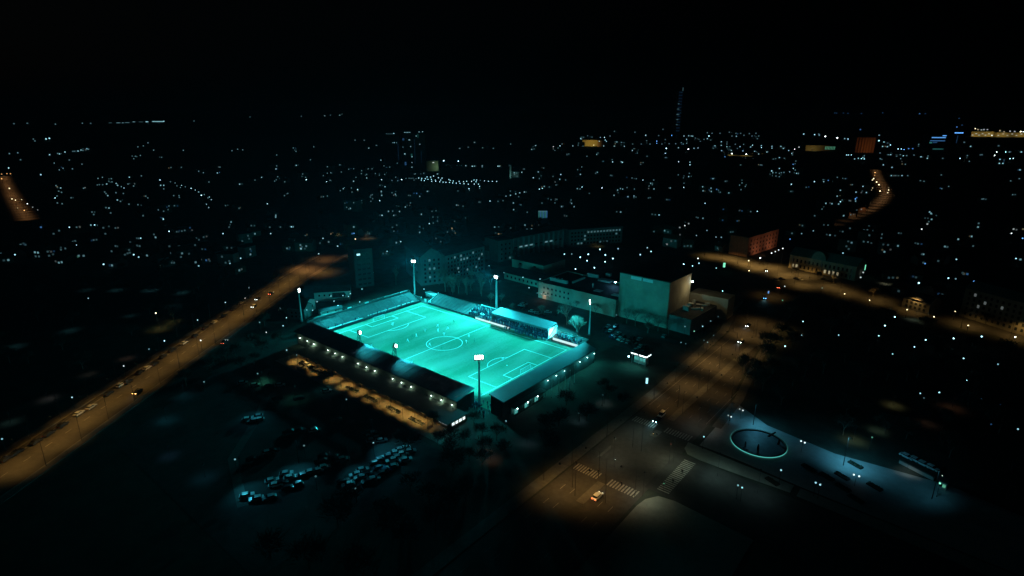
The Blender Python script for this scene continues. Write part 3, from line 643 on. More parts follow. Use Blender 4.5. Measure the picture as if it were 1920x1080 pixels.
for fx in (.3, .75):  # two unseen lamps added to wash the brick front orange
    q = t.location.lerp(Vector((*at(1456, 463)[:2], 0)), fx)+Vector((11, -4.5, 0)); lamp_light('wall_floodlight', 'SPOT', (q.x, q.y, 1.5), (1, .45, .26), 2100, t, (q.x-11, q.y+4.5, 9), 130, .8, .4)
block('street_house', 'low dim house under trees between palace and mansion', 'house', at(1690, 575), at(1740, 590), 10, 7, M_wallg, M_roof, 'gable', rise=3, cols=5, rows=2, z0=1.8)
# petrol pavilion
a = at(1183.5, 661, 5); b = at(1212, 670, 5); c = at(1220.5, 664.5, 5)
t = thing('petrol_pavilion', 'dark canopied pavilion edged with white light strips beside the theatre car park', 'pavilion', (b.x, b.y, 0), math.atan2((b-a).y, (b-a).x))
L = (b-a).length; W2 = (c-b).length
mb = MB(); mb.box((-L/2, W2/2, 4.9), (L, W2, .5)); mb.build('canopy_roof', M_dark, t)
for x0, x1, s in ((-L, -L*.56, 3.0), (-L*.46, 0, 6)): box_on(t, 'light_strip', ((x0+x1)/2, -.06, 4.95), (x1-x0, .1, .42), emat('p', s))
box_on(t, 'light_strip', (.06, W2*.5, 4.95), (.1, W2*.9, .4), emat('p', 2.5))
box_on(t, 'wall', (-L*.5, W2*.6, 2.3), (L*.8, W2*.5, 4.6), M_wallw)
for i in range(4): put('lit_window', wmesh(L*.14, 1.6, emat('c', .5)), t, (-L*.8+i*L*.19, W2*.6-W2*.25-.03, 2.4))
for x in (-L+.4, -L*.5, -.4):
    mb = MB(); mb.tube((x, .4, 0), (x, .4, 4.7), .14, n=6); mb.build('post', M_steel, t)
mb = MB(); mb.ball((0, 0, 0), .3, 8, 6); p = at(1177, 673, 3); mb.build('lamp', emat('w', 26), t, (-L-.6, -1.0, 3.2))
for fx in (-.9, -.3): lamp_light('pavilion_light', 'SPOT', (b.x+fx*(b-a).x, b.y-3.2, 4.6), (.1, 1, .9), 620, t, (b.x+fx*(b-a).x, b.y-4.5, 0), 140, .9)

# ------------------------------------------------------------------ fountain plaza
RC = at(1422, 832); RR = 9.4
t = thing('ring_fountain', 'large ring fountain with glowing outer rim on the blue lit plaza', 'fountain', (RC.x, RC.y, .1))
def ring(mb, r0, r1, z0, z1, n=72, a0=0, a1=2*math.pi):
    for i in range(n):
        p, q = a0+(a1-a0)*i/n, a0+(a1-a0)*(i+1)/n
        V = [(r*math.cos(s), r*math.sin(s), z) for s in (p, q) for r in (r0, r1) for z in (z0, z1)]
        mb.add(V, [(0, 1, 3, 2)[::-1], (1, 5, 7, 3), (0, 4, 5, 1)[::-1], (2, 3, 7, 6), (0, 2, 6, 4)])
mb = MB(); ring(mb, RR-.75, RR, 0, .55); mb.build('rim', M_bronze, t)
mb = MB(); ring(mb, RR+.01, RR+.05, .2, .54); mb.build('light_band', emat('c', .62), t)
mb = MB(); mb.prism([((RR-.7)*math.cos(2*math.pi*i/48), (RR-.7)*math.sin(2*math.pi*i/48)) for i in range(48)], 0, .12); mb.build('water', M_water, t)
for px, py, tx in ((1397, 838, 0), (1421, 843, 0), (1440, 818, 2.2), (1459, 833, .3)):
    p = at(px, py, .2)-Vector((RC.x, RC.y, .1)); mb = MB(); mb.tube((p.x, p.y, 0), (p.x+tx, p.y+tx*.4, 2.3), .42, .25, 8); mb.build('spout', M_bronze, t)
bl = ['dark raised flower bed nearest the ring fountain', 'dark raised flower bed, middle of the lower row beyond the ring fountain', 'dark raised flower bed just left of the twin globe lamps', 'dark raised flower bed with a small light at its end, by the tall plaza mast', 'dark raised flower bed farthest out on the plaza', 'dim raised flower bed lowest on the plaza', 'dim raised flower bed at the lower plaza edge', 'dim raised flower bed at the very foot of the plaza']
for i, (px, py) in enumerate(((1516, 877), (1550, 893), (1579, 892), (1604, 871), (1640, 912), (1581, 914), (1448, 902), (1605, 935))):
    p = at(px, py, .4); t = thing('flower_bed', bl[i], 'flower bed', (p.x, p.y, .1), R(-24), 'raised flower beds on the plaza')
    mb = MB()
    for s in (-1, 1): mb.box((0, s*.8, .25), (4.6, .15, .5)); mb.box((s*2.22, 0, .25), (.15, 1.45, .5))
    mb.build('stone_rim', M_bronze, t); mb = MB(); rr = random.Random(i)
    for k in range(60):
        x, y = rr.uniform(-2.1, 2.1), rr.uniform(-.65, .65); a = rr.uniform(0, 6.3); s = .3; mb.add([(x, y, .35), (x+s*math.cos(a), y+s*math.sin(a), .8), (x-s*math.sin(a), y+s*math.cos(a), .7)], [(0, 1, 2)])
    mb.box((0, 0, .2), (4.3, 1.4, .36)); mb.build('plants', M_leaf, t)

# ------------------------------------------------------------------ trees
def tree_meshes(seed, H, spread, depth, tw, bush=1.0):
    rr = random.Random(seed); tr = MB(); cr = MB()
    def grow(p, d, L, r, k):
        q = p+d*L; (tr if k < 2 else cr).tube(p, q, r, r*.68, 5 if k < 2 else 3, cap=False)
        if k >= depth:
            for _ in range(tw):
                e = (d*1.1+Vector((rr.gauss(0, .6), rr.gauss(0, .6), rr.gauss(.15, .5)))).normalized()*rr.uniform(.5, 1.5)*bush
                s = Vector((rr.gauss(0, 1), rr.gauss(0, 1), rr.gauss(0, 1))).normalized()*.07*bush; o = q+Vector((rr.gauss(0, .35), rr.gauss(0, .35), rr.gauss(0, .35)))*bush
                cr.add([o-s, o+s, o+e], [(0, 1, 2)])
            return
        for i in range(3 if k else 4):
            a = 2*math.pi*(i/(3 if k else 4))+rr.uniform(-.6, .6); ti = rr.uniform(.45, .95)*spread
            x = d.cross(Vector((.3, .9, .1))).normalized(); y = d.cross(x)
            nd = (d*math.cos(ti)+(x*math.cos(a)+y*math.sin(a))*math.sin(ti)+Vector((0, 0, .12))).normalized()
            grow(q-d*L*rr.uniform(0, .25), nd, L*rr.uniform(.6, .85), r*.6, k+1)
    grow(Vector((0, 0, 0)), Vector((rr.uniform(-.05, .05), rr.uniform(-.05, .05), 1)).normalized(), H*.3, H*.02, 0)
    return tr, cr
TREES = {}
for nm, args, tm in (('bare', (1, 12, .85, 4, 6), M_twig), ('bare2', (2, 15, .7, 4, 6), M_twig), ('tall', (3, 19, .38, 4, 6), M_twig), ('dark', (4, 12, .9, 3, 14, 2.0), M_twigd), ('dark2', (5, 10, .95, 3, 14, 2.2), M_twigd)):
    tr, cr = tree_meshes(*args); TREES[nm] = (tr.mesh('trunk', M_bark), cr.mesh('crown', tm))
def tree(kind, x, y, s, label, group):
    t = thing('tree', label, 'tree', (x, y, 0), random.uniform(0, 6.28), group); t.scale = (s, s, s*random.uniform(.9, 1.1))
    put('trunk', TREES[kind][0], t); put('crown', TREES[kind][1], t)
LAMP_PIX = []   # filled with the lamps that stay in view; woods are planted round their sight lines
tl = [('bare2', 50, 46.5, 1.0, 'pale floodlit bare tree with forked trunk at the end of the far touchline'), ('tall', 45.5, 53, .62, 'bushy floodlit bare tree left of the slim mast'), ('bare2', 33, 62, .9, 'bare tree rising behind the covered far stand roof, right of its car park row'),
      ('bare2', -54, 60, 1.0, 'pale floodlit bare tree right of the far corner mast'), ('bare', -59, 64, 1.0, 'broad bare tree behind the pale shed'), ('tall', -47, 66, .75, 'slender bare tree behind the far bank terrace'), ('tall', -38, 70, .8, 'slim bare tree in front of the long apartments'),
      ('bare', 57, 86, .85, 'bare tree against the left edge of the fly tower'), ('bare2', 63, 85, .75, 'bare tree against the middle of the fly tower'), ('bare', 69, 87, .9, 'bare tree against the right half of the fly tower'), ('bare', 76, 86, .8, 'bare tree at the right corner of the fly tower'), ('bare2', 83, 84, .7, 'bare tree in front of the theatre side wing'), ('bare', 36, 87, .7, 'small bare tree against the auditorium wing'), ('dark', 73, 80, .6, 'small dark tree before the fly tower'),
      ('bare', 22, 88, .55, 'low bare tree against the left part of the auditorium wing')]
for k, x, y, s, lb in tl: tree(k, x, y, s, lb, 'trees round the stadium')

# ================================================================== CITY LIGHTS
# sightings per tile of the photograph, in quarter pixels: u v brightness(1-5) colour; L: street lamps, W: windows, A: by brightness
TILES = {
(0, 140): """A: 345 482 3 370 477 3 372 600 2 432 591 1 446 594 2 487 580 2 497 584 1 547 575 1 560 574 1 585 573 2 607 565 2 622 568 1 652 556 2 664 559 1 125 644 2 154 638 1 70 592 1 133 586 1 98 685 2 65 700 3 22 718 2 335 745 1 306 750 3 242 755 1 116 759 2 263 659 1 407 663 1 434 662 1 358 665 1 473 702 1 445 714 1 520 640 1 543 706 1 615 671 1 250 483 1 262 497 1 1034 541 1 1075 534 1 1110 511 1 1152 566 1 1053 606 1 1015 612 1 1003 630 1 1212 620 1 1375 567 1 1282 696 1 1360 695 1 1490 724 1 1525 735 1 1630 737 2 1650 693 1 1740 570 1 1782 559 1 1820 563 1 1797 821 2 1912 791 1 1567 805 1 1200 790 3 1205 830 2 1228 830 2 1228 856 1
L: 1278 803 1 1313 812 1 1327 834 1 1362 831 2 1353 846 1 1390 841 1 1433 853 3 1465 865 2 1490 880 2 1510 905 4 1532 899 1 1560 924 1 1570 918 2 1585 937 2 1548 972 2 1565 997 2
A: 1692 982 1 1793 1002 1 970 769 2 1060 759 1 835 780 1 768 770 1 735 778 1 840 804 1
L: 800 820 2 770 825 1 745 825 1 730 827 1 872 816 2 882 830 2 910 840 1 930 850 2
A: 960 820 1 1002 835 1 455 850 2 440 874 1 461 882 1 427 910 1 413 925 3 335 847 1 420 832 1 627 852 1 785 880 1 795 892 1 808 907 2 880 940 2 903 950 1 925 891 1 870 885 1 1093 911 1 1108 924 1 1303 907 1 1343 907 1 1345 920 1 967 971 1 1035 975 1 1267 985 1 1308 983 1 795 997 1 817 1000 2 830 1037 1 703 1048 1 690 1030 1 1073 1057 1 1145 1020 1 1187 1014 1 1227 1024 1 533 923 1 430 962 1 466 968 1 1220 1077 1 105 368 1 205 365 1 416 372 1 618 365 1 680 366 1 1875 318 1 1455 348 1
L: 12 746 2o 52 742 2o 78 743 2o 12 780 3o 70 853 3y 90 932 3y 116 941 3y 162 937 2y 205 968 3p 132 1000 1y 182 1018 3o 245 994 1p 283 1014 1p""",
(480, 140): """A: 340 313 1 515 309 2 558 304 1 628 305 2 645 297 1 743 491 1 812 492 1 845 551 2 905 530 1 433 541 1 155 602 1 300 575 1 280 550 1 408 638 1 302 680 2 155 684 1 150 707 2 535 690 1 628 676 1 937 641 2 960 684 1 1003 693 1 842 706 1 870 706 1 732 706 1 695 709 1 778 741 3 792 720 1 830 748 1 750 770 1 790 742 1 830 775 2 732 799 2 530 802 3 555 792 1 505 757 1 535 739 1 560 735 1 640 730 1 377 788 4 372 770 1 350 745 1 215 803 1 42 770 2 163 765 1 140 798 1 942 788 3 977 735 1 965 748 1 895 742 1 925 753 1 1048 769 1 1020 793 1 1062 795 1 1092 787 4
L: 1125 778 1 1148 777 1 1163 778 1 1178 777 1 1185 790 1 1200 780 1 1220 775 2 1243 778 2 1240 790 2 1262 795 2 1270 780 2 1283 767 2 1290 785 2 1310 768 2 1315 785 2 1318 800 2 1332 760 2 1345 790 2 1348 800 2 1368 773 2 1378 803 2 1385 790 2 1395 776 2 1403 806 2 1425 808 2 1447 787 2 1452 808 2 1457 793 2 1475 812 2 1480 798 2 1502 813 2 1523 800 2 1530 815 2 1557 803 2 1560 818 2 1580 799 2 1592 821 2 1617 800 2 1635 790 2 1637 820 2 1650 803 2 1655 790 2 1668 821 2 1682 793 1 1713 796 2 1743 799 3 1773 800 2 1805 800 2 1677 838 2 1678 852 1 1597 855 2 1602 868 1 1408 645 5 1518 649 5
A: 1515 872 1 1573 682 2 1622 687 3 1637 686 2 1697 684 2 1697 692 1 1815 686 3 1827 686 2 1905 683 2 1592 544 1 1780 553 1 1525 553 1 1642 508 1 1700 548 1 1910 520 1 1195 744 1 1237 744 1 1258 740 1 1360 745 2
W: 655 855 2 668 857 2 632 870 1 762 862 3 770 852 1 715 850 1 720 880 1
A: 968 840 2 930 830 1 940 875 2 943 905 2 940 885 1 928 945 3 883 895 2 872 900 1 862 905 1 858 918 1 862 950 1 875 930 1 790 945 2 792 962 1 733 960 1 505 915 1 535 910 1 213 907 1 238 891 1 85 968 3 1020 885 1 1045 897 2 1050 907 1 1145 905 1 1158 962 1 1205 890 2b 1185 890 1b 1228 913 2 1285 875 2 1070 990 1 1120 992 2 993 1025 2 1025 1023 1 1076 1026 2 1033 1055 2 945 1055 3 708 1003 2 697 1008 1 680 995 1 1505 978 2 1553 986 1 1755 948 3 1875 912 2 1853 945 1 1893 940 1 1908 905 2 1908 873 1 1240 1047 2 1320 1025 1 1350 1020 1 1327 1068 1 148 1053 1 147 1068 2 1570 1077 1 1672 955 1 1815 950 1""",
(960, 140): """A: 515 478 2 518 482 2 537 470 1 567 458 1 600 468 1 662 470 2 693 470 3 700 490 3 655 500 2 708 500 2 735 460 1 687 535 2 533 535 1 500 513 1 497 530 1 456 534 2 360 534 3 375 520 1 345 550 1 318 545 3p 322 568 1 310 540 2p 178 532 2 148 560 2 768 536 2 843 537 2 787 505 2 820 508 1 903 568 2 915 555 1 940 588 1 922 432 1 1003 454 3 768 425 1 905 520 1 970 520 1 1010 495 1 1035 520 1 1086 497 3b 1086 515 3b 1133 410 1 1100 457 1 1198 455 3b 1150 487 1 1125 520 1 1178 518 1 1158 553 5 1150 590 3 1150 622 1 1228 518 1 1248 548 2 1310 485 2 1345 460 2 1355 461 2 1290 460 2 1325 458 2 1375 475 1 1395 550 2 1365 552 2 1322 560 5p 1477 460 4 1465 480 2 1490 490 1 1440 485 1 1412 500 1 1270 510 1 1285 520 1 1310 515 1 1570 503 2 1570 530 2 1522 534 2 1510 553 1 1612 540 2 1612 520 1 1675 522 1 1710 540 2 1737 523 1 1790 543 2 1803 528 3 1870 548 3 1870 532 2 1645 568 2 1690 553 1 1732 572 2 1820 575 2 1850 595 2 1912 580 2 1572 570 2 1597 615 2b 1465 435 1 1500 440 1 1560 440 1 1650 460 1 1680 440 1 1683 462 2 1740 455 1 1800 460 1 1830 440 1 1850 460 1 1715 440 1 1840 480 1 1630 432 1 1780 442 1
L: 1650 592 5p 1758 597 5p 613 528 3y
A: 413 601 1 426 595 1 562 612 1 635 598 2 645 588 1 683 650 1 751 638 1 755 654 3 820 653 2 828 657 3 965 672 1 983 660 1 1013 612 1 1250 653 3 1335 656 2 1334 675 3 1330 740 1 1325 764 2 1247 751 1 1715 677 1 1862 677 1 1507 780 2 1600 800 1 1725 793 1 1725 812 1 1707 828 1 1750 838 1 1768 824 1 1718 862 1 1430 841 2 1433 871 2 1493 852 2 1495 876 2 1535 860 2b 1562 882 1 1626 887 2 1290 814 1 1288 845 3 1187 850 2 1063 790 1 1040 815 2 1052 825 1 1028 835 1 1065 857 2 982 790 3 932 780 1 875 770 1 900 775 1 675 850 4 525 843 3 490 855 2 513 857 1 740 755 1 640 732 2 627 740 1 523 692 1 492 713 1 513 748 2 366 749 3 312 781 3 307 763 1 358 784 2 402 790 1 160 773 3 205 779 1 197 729 2 238 700 1 72 732 3 17 736 2 38 762 1 91 708 1 205 858 3 228 853 3 242 838 2 280 842 1 330 827 1 130 872 2 93 880 2 58 886 2 28 894 2 50 915 1 792 866 2 813 854 2 830 858 2 863 847 1 890 856 1 918 858 1 765 905 2 870 915 2 915 910 2 915 922 1 930 918 1 968 920 1 1023 925 1 1160 937 1 272 930 1 293 938 1 337 935 1 322 962 1 225 963 1 372 989 2 447 965 2 443 940 1 466 990 2 580 890 1 10 962 2 67 976 1 12 1012 2 115 1032 1 785 1028 1 815 1030 2 1103 1052 3 1075 1050 1 1448 965 3 1585 1010 1b 1840 1025 3 1790 1027 1 1725 1022 1b 410 1060 1""",
(1440, 140): """A: 500 287 1b 515 289 1b 565 288 1b 600 290 1b 700 291 1b 808 289 3b 860 280 1b 1137 292 2b 1180 292 1b 1433 330 1b 268 445 3 350 450 3 385 453 2 380 445 1 30 537 2 30 551 2 97 538 2 115 553 2 140 569 3 155 569 2 200 558 3p 233 544 2p 178 590 2 183 602 1 322 565 1 85 622 2 123 627 1 40 633 1 57 630 1 208 648 1 188 672 2b 575 480 2 600 482 3 635 489 2 693 412 2b 745 468 2 834 454 2 832 495 4 870 505 2 918 527 3 792 526 1 860 538 2 895 540 2 680 569 1 590 602 3 603 602 3 625 602 3 650 632 2 678 627 2 700 630 3 710 622 2 722 632 3 722 608 1 720 620 1 840 587 1 905 600 1 920 600 2 976 557 3 1000 557 3 1020 562 3b 1055 555 2b 1085 555 2b 1130 523 1 1157 540 2 1315 495 2 1200 498 2b 1215 510 2 1272 520 2b 1313 520 3 1260 560 1 1290 555 2 1310 560 1 1370 398 2b 1455 380 1b 1555 405 3y 1575 412 2y 1600 415 2p 1620 412 2p 1645 413 2p 1540 455 2y 1590 435 2y 1620 440 1y 1680 455 3p 1700 455 2p 1720 453 3p 1770 430 2y 1785 460 2y 1815 425 2p 1850 427 2p 1915 428 3p 1740 420 2y 1760 455 1y
L: 430 463 5p 520 474 5p 1895 427 5y
A: 1520 538 2 1472 507 1 1440 628 3 1420 580 2b 1495 607 1 1510 650 1 1605 600 1 1700 605 4p 1717 580 3p 1730 533 1 1740 635 2 1783 580 3 1810 580 1 1815 630 3 1840 628 3 1900 580 2 1735 665 2 1762 665 2 1890 714 2 1885 780 1 965 612 1 992 600 1 1015 608 2 1040 607 1 1095 603 1 1147 616 2 1195 627 2 1200 610 1 995 630 1 1310 628 1 1030 672 1 930 695 2 865 676 2 842 630 1 925 757 2 958 757 1 978 758 1 1005 757 2 1048 757 1 1143 795 1 1170 800 1 1300 752 1 1303 855 1 1355 838 1 1605 933 1 1617 932 1 1835 900 1 1212 1030 2 1222 1040 2 1238 1062 1 1820 797 1
W: 28 722 3 85 704 2 38 735 2 60 735 1 85 740 1 100 735 1 120 733 1 145 733 2 160 728 3 190 703 2 205 715 1 215 740 2 228 742 1 35 757 1 60 760 1 85 765 1
A: 175 822 3 172 876 1 287 845 1 348 802 3 418 802 2 452 793 2b 484 800 1 520 770 1 580 780 1 543 867 2 632 825 1 712 838 2 660 881 2 738 884 2 519 911 2 665 923 2b 655 932 3b 657 948 2 556 940 1 543 953 3 530 970 2 434 965 2 480 968 2 608 944 1 568 1057 2 350 1058 1 717 988 2 700 1010 1 665 1017 1 405 1008 1
L: 803 734 3o 800 755 2o 792 780 4y 783 790 3y 815 805 4y 832 825 4y 785 850 2y 777 865 1y 840 873 4y 905 848 1y 905 865 3y 898 885 3y""",
(0, 400): """A: 1225 43 3 703 8 1 1073 18 1 307 104 2b 520 104 3 575 104 1 630 96 2 683 88 2 710 87 3 733 89 1 775 108 1 866 110 1 443 130 1 402 153 1 790 153 1 715 170 3 702 200 1 637 191 1 545 215 2 570 238 4 563 208 1 552 245 1 155 235 1 393 255 1 490 263 1 457 272 1 102 281 2 112 310 3 67 290 1 152 293 1 62 350 2 5 302 1 262 292 2 285 295 2 247 303 1 268 322 1 293 323 1 358 287 1 368 318 1 442 370 2 463 366 2 506 343 2 590 318 2 627 318 2 585 325 1g 777 382 4 840 390 2 878 353 4g 917 370 2 1003 310 4 1040 328 3 1103 316 2 957 300 1 973 295 1 968 275 1 937 310 1 837 284 1 913 230 1 955 218 2 867 245 1 1048 245 1 1055 186 3 1040 188 1 1103 174 2 1167 180 2 1155 158 1 1268 135 4 1325 138 1 1385 128 1 1363 133 1 1425 108 1b 1733 65 2 1673 152 3 1527 178 1 1718 103 1 1885 92 1 1912 153 2 1860 168 1 1817 208 1 1492 198 1 1463 238 1 1445 270 1 1298 240 1 1270 247 1 1353 245 1 1540 270 1b 1703 258 1 1805 337 3 1878 308 2 1877 268 1 1637 308 2 1665 325 1 1652 300 1 1762 262 1 1365 300 2 1357 327 1 1417 325 1 1395 330 1 1283 297 1 1307 290 1 1233 351 2 1237 377 1 1180 385 2 1288 370 1 1305 370 1 1467 367 2 1490 394 3 1547 352 2b 1720 358 1 1725 376 3 1692 370 1 1795 427 2 1830 292 1
L: 662 637 2 1168 748 5y 1482 800 3 1690 668 3 1867 558 2 1233 956 4 1505 953 4p 1117 1018 2 1838 636 2p""",
(480, 400): """A: 945 15 2 1033 15 1 890 53 1 1300 77 3 148 15 2 148 27 2 103 104 1 183 103 1 265 101 3 278 101 2 110 152 3 502 188 3 545 214 2 480 223 1 563 155 2y 575 148 1y 733 102 2 735 150 3b 722 152 2b 850 152 1 612 246 3 650 228 1 706 247 1 470 303 3 565 308 1 360 342 1 193 408 2 573 408 2 478 418 1 1025 77 2 1023 105 1 1035 132 2 1055 88 1 1240 8 2 1362 58 1 1228 100 1 1227 143 2 1330 73 1 1350 188 1 1385 213 1 1272 228 2 1085 212 3 1052 220 2 990 255 3 983 285 3 978 300 1 1248 276 1
W: 1440 85 1 1465 80 1 1490 60 1 1520 88 1 1470 113 2y 1495 148 1y 1435 140 1 1790 103 2 1820 103 1 1820 155 2y 1840 158 1y 292 205 1 290 238 1 333 238 2 337 265 3 377 246 2 367 170 2 352 178 1 345 252 1 233 263 2 267 300 2 290 318 2 305 312 2 302 288 1 220 325 1 250 318 1
A: 1570 40 2 1910 110 1 60 362 1 725 425 2 700 443 1
L: 745 193 4y 880 444 2 795 568 3 1260 568 3 708 602 3 693 624 3 652 617 3 562 620 3 585 658 3 615 691 3 458 663 3 412 695 3 380 725 3 425 727 3 290 730 3 303 730 3 778 664 3 182 712 2 228 783 3 203 843 3 27 818 2 77 892 3p 230 1026 3 305 1062 2 1425 372 3 1522 440 2 1748 393 2 1860 445 2
A: 1675 290 1 1707 320 1 1720 225 1 1733 255 1 1905 332 2""",
(960, 400): """A: 97 88 2 177 84 2 113 118 1 147 118 2 1015 258 3 1065 137 1 1145 130 2 1170 140 1 1432 37 2 1395 33 1 1580 52 1b 1690 57 1b 1640 140 1 1543 262 1 1317 244 1 1258 106 2p 1297 92 3p 1325 77 2p 1230 183 2p 1260 160 1p 1195 208 1p 1163 232 2p
L: 453 192 3 480 194 3 660 270 5 796 265 3 572 307 5 512 329 5 564 355 5 700 312 5 757 339 5 698 363 5 618 408 5 476 417 5 448 305 2 393 306 4 1043 286 4 962 310 4 1288 381 5 1354 394 4 1402 374 4 1395 338 4p 1532 410 3 1775 355 4y 1862 335 5p 1778 430 4y 1383 166 2 1462 128 2 1530 178 2 1570 180 2 1644 180 3 1688 186 3 1732 193 3 82 480 3 210 493 3 128 558 3 1580 583 4 1615 610 4 783 762 2 1297 849 2 1367 884 3g 1430 847 3 1490 808 2 1547 774 1 1440 952 1 1467 967 2 1268 968 2 1303 978 1 1512 915 1 615 1050 2g""",
(1440, 400): """L: 27 298 4p 55 287 3p 80 275 3p 111 263 4p 126 547 3p 575 604 4y 762 652 4y 1043 723 4y 1245 776 4y 1502 841 4y 1404 735 3y 1603 924 5 1392 938 5 1182 950 5 1855 927 5p 951 777 5 877 842 5 831 918 4 1098 1002 4 935 1055 3 530 913 3 263 811 4 251 914 4 128 997 5 109 653 2g 406 560 2 1131 522 5 1353 486 4 714 443 3p 695 480 3p 165 193 3b 252 152 2 340 131 2 1408 491 2
A: 258 92 1 180 150 1 1495 455 2b 1545 510 3b 1545 605 2b 1202 632 3b 1265 702 2 1312 684 2 567 18 2 620 10 1 1153 118 3p 1195 80 2p 1227 45 2 1227 5 1 1575 103 2 1580 75 1 1527 173 2 1427 194 2 1538 245 1 1826 150 3p 1842 118 2p 1910 187 3b 1913 118 1y 1860 339 3 1893 346 2 1413 345 3 1327 249 2 1165 307 2 1155 307 1 1283 326 3b 1277 357 1 1178 377 3b 1165 370 1 1125 228 1 975 244 2 980 148 1 873 288 2 900 237 1 910 236 2 627 220 2 562 298 3 588 247 1 575 215 1 605 267 1 718 212 1 750 215 1 525 132 3b 560 137 1 465 163 2 615 112 1 757 97 1 450 88 1 790 130 1 760 165 1 855 157 1 850 185 1 720 125 1 745 125 1 820 165 1 980 583 1 937 482 1 1110 480 1 1305 610 1""",
(1440, 670): """L: 1467 8 4 1725 52 3 1493 172 4 1285 263 4 1142 270 3 1597 304 4b 1741 356 1b 1674 502 1b 1875 538 3 781 600 2g 98 846 4 358 940 4 391 955 4 1290 945 4g 1170 305 1""",
(960, 670): """L: 1439 595 4 1726 977 4 1695 960 3 680 282 1""",
(0, 670): """L: 928 65 3p 540 300 3 15 612 3 1530 184 2 1762 765 3""",
(480, 670): """L: 12 122 2 678 315 2 360 662 2 880 641 3 1875 478 3 447 893 2 745 985 2""",
}
lamps, wins = [], []
for (ox, oy), txt in TILES.items():
    mode = 'A'; tk = txt.split(); i = 0
    while i < len(tk):
        if tk[i].endswith(':'): mode = tk[i][0]; i += 1; continue
        u, v, c = int(tk[i]), int(tk[i+1]), tk[i+2]; i += 3
        px, py, cls, co = ox+u/4, oy+v/4, int(c[0]), (c[1] if len(c) > 1 else 'w')
        py = max(py, 211.5)
        if mode == 'L' and 740 < px < 935 and 328 < py < 355 and cls == 2: cls = 3
        if mode == 'L' or (mode == 'A' and cls >= 3): lamps.append((px, py, cls, co))
        else: wins.append((px, py, cls, co))
FLUX = {1: .12, 2: .38, 3: .95, 4: 2.1, 5: 5.0}
lamps.sort(key=lambda q: -q[1])
far_extra = lamps[296:]; lamps = lamps[:296]
def district(px, py):
    if py > 640: return 'the lower foreground' if px < 1500 else 'the dark lawn beyond the plaza'
    if py < 262: return 'the skyline'
    if py < 320: return 'the far city' if px > 820 else 'the far suburbs'
    if 660 < px < 945 and py < 345: return 'the distant car park'
    if py < 420: return 'the left middle distance' if px < 700 else ('the middle distance' if px < 1350 else 'the hill road quarter')
    if px < 430: return 'the quarter above the orange road'
    if px < 760: return 'the streets beyond the terrace'
    if px < 1060: return 'the blocks behind the stadium'
    if px < 1320: return 'the blocks behind the theatre'
    return 'the dark park' if py > 590 else 'the park boulevard quarter'
CN = {'w': 'cool white', 'p': 'white', 'y': 'yellow', 'o': 'orange', 'b': 'blue white', 'g': 'green', 'r': 'red'}
BN = {1: 'faint', 2: 'small', 3: 'clear', 4: 'bright', 5: 'brilliant'}
def glow(col, flux, area, d):
    return emat(col, max(.05, min(flux/max(1e-9, area*(581.0/d)**2), 4000)))
ME_CACHE = {}
def lamp_mesh(kind, r, h, m):
    k = (kind, round(r, 2), h, m.name)
    if k in ME_CACHE: return ME_CACHE[k]
    mb = MB()
    if kind == 'far':
        mb.k = 0; mb.tube((0, 0, 0), (0, 0, h), .12, n=4, cap=False); mb.k = 1; mb.ball((0, 0, h), r, 6, 4); me = mb.mesh('street_lamp', [M_dark, m])
    elif kind == 'pole':
        mb.tube((0, 0, 0), (0, 0, h-.25), .09, .06, 6); mb.tube((0, 0, 0), (0, 0, .6), .14, n=6); me = mb.mesh('pole', M_dark)
    else:
        mb.ball((0, 0, h), r, 8, 6); me = mb.mesh('lamp_globe', m)
    ME_CACHE[k] = me; return me
for px, py, cls, co in lamps:
    near = CZ/max(1e-6, -ray(px, py).z)
    p0 = at(px, py, 6.0); d = (p0-CAM).length
    h = 5.0 if d < 700 else 8.0
    p = at(px, py, h); d = (p-CAM).length
    r = .28 if d < 450 else (.5 if d < 1000 else (.9 if d < 2500 else 2.2))
    m_ = glow(co, FLUX[cls], math.pi*r*r, d)
    lab = '%s %s lamp in %s' % (BN[cls], CN[co], district(px, py)); grp = '%s lamps in %s' % (CN[co], district(px, py))
    if d < 900:
        t = thing('street_lamp', lab, 'street lamp', (p.x, p.y, 0), 0, grp)
        put('pole', lamp_mesh('pole', 0, h, M_dark), t); put('lamp_globe', lamp_mesh('globe', r, h, m_), t)
    else:
        t = put('street_lamp', lamp_mesh('far', r, h, m_), None, (p.x, p.y, 0)); tag(t, lab, 'street lamp', grp)
    LAMP_PIX.append((px, py))
if far_extra:
    mb = MB(); cls_m = []
    for px, py, cls, co in far_extra:
        p = at(px, py, 8); d = (p-CAM).length; r = .9 if d < 2500 else 2.2; m_ = glow(co, FLUX[cls], math.pi*r*r, d)
        if m_ not in cls_m: cls_m.append(m_)
        mb.k = 0; mb.tube((p.x, p.y, 0), (p.x, p.y, 8), .12, n=4, cap=False); mb.k = 1+cls_m.index(m_); mb.ball(p, r, 6, 4)
    tag(mb.build('distant_street_lamps', [M_dark]+cls_m), 'scatter of the farthest street lamps along the skyline', 'street lamps', kind='stuff')

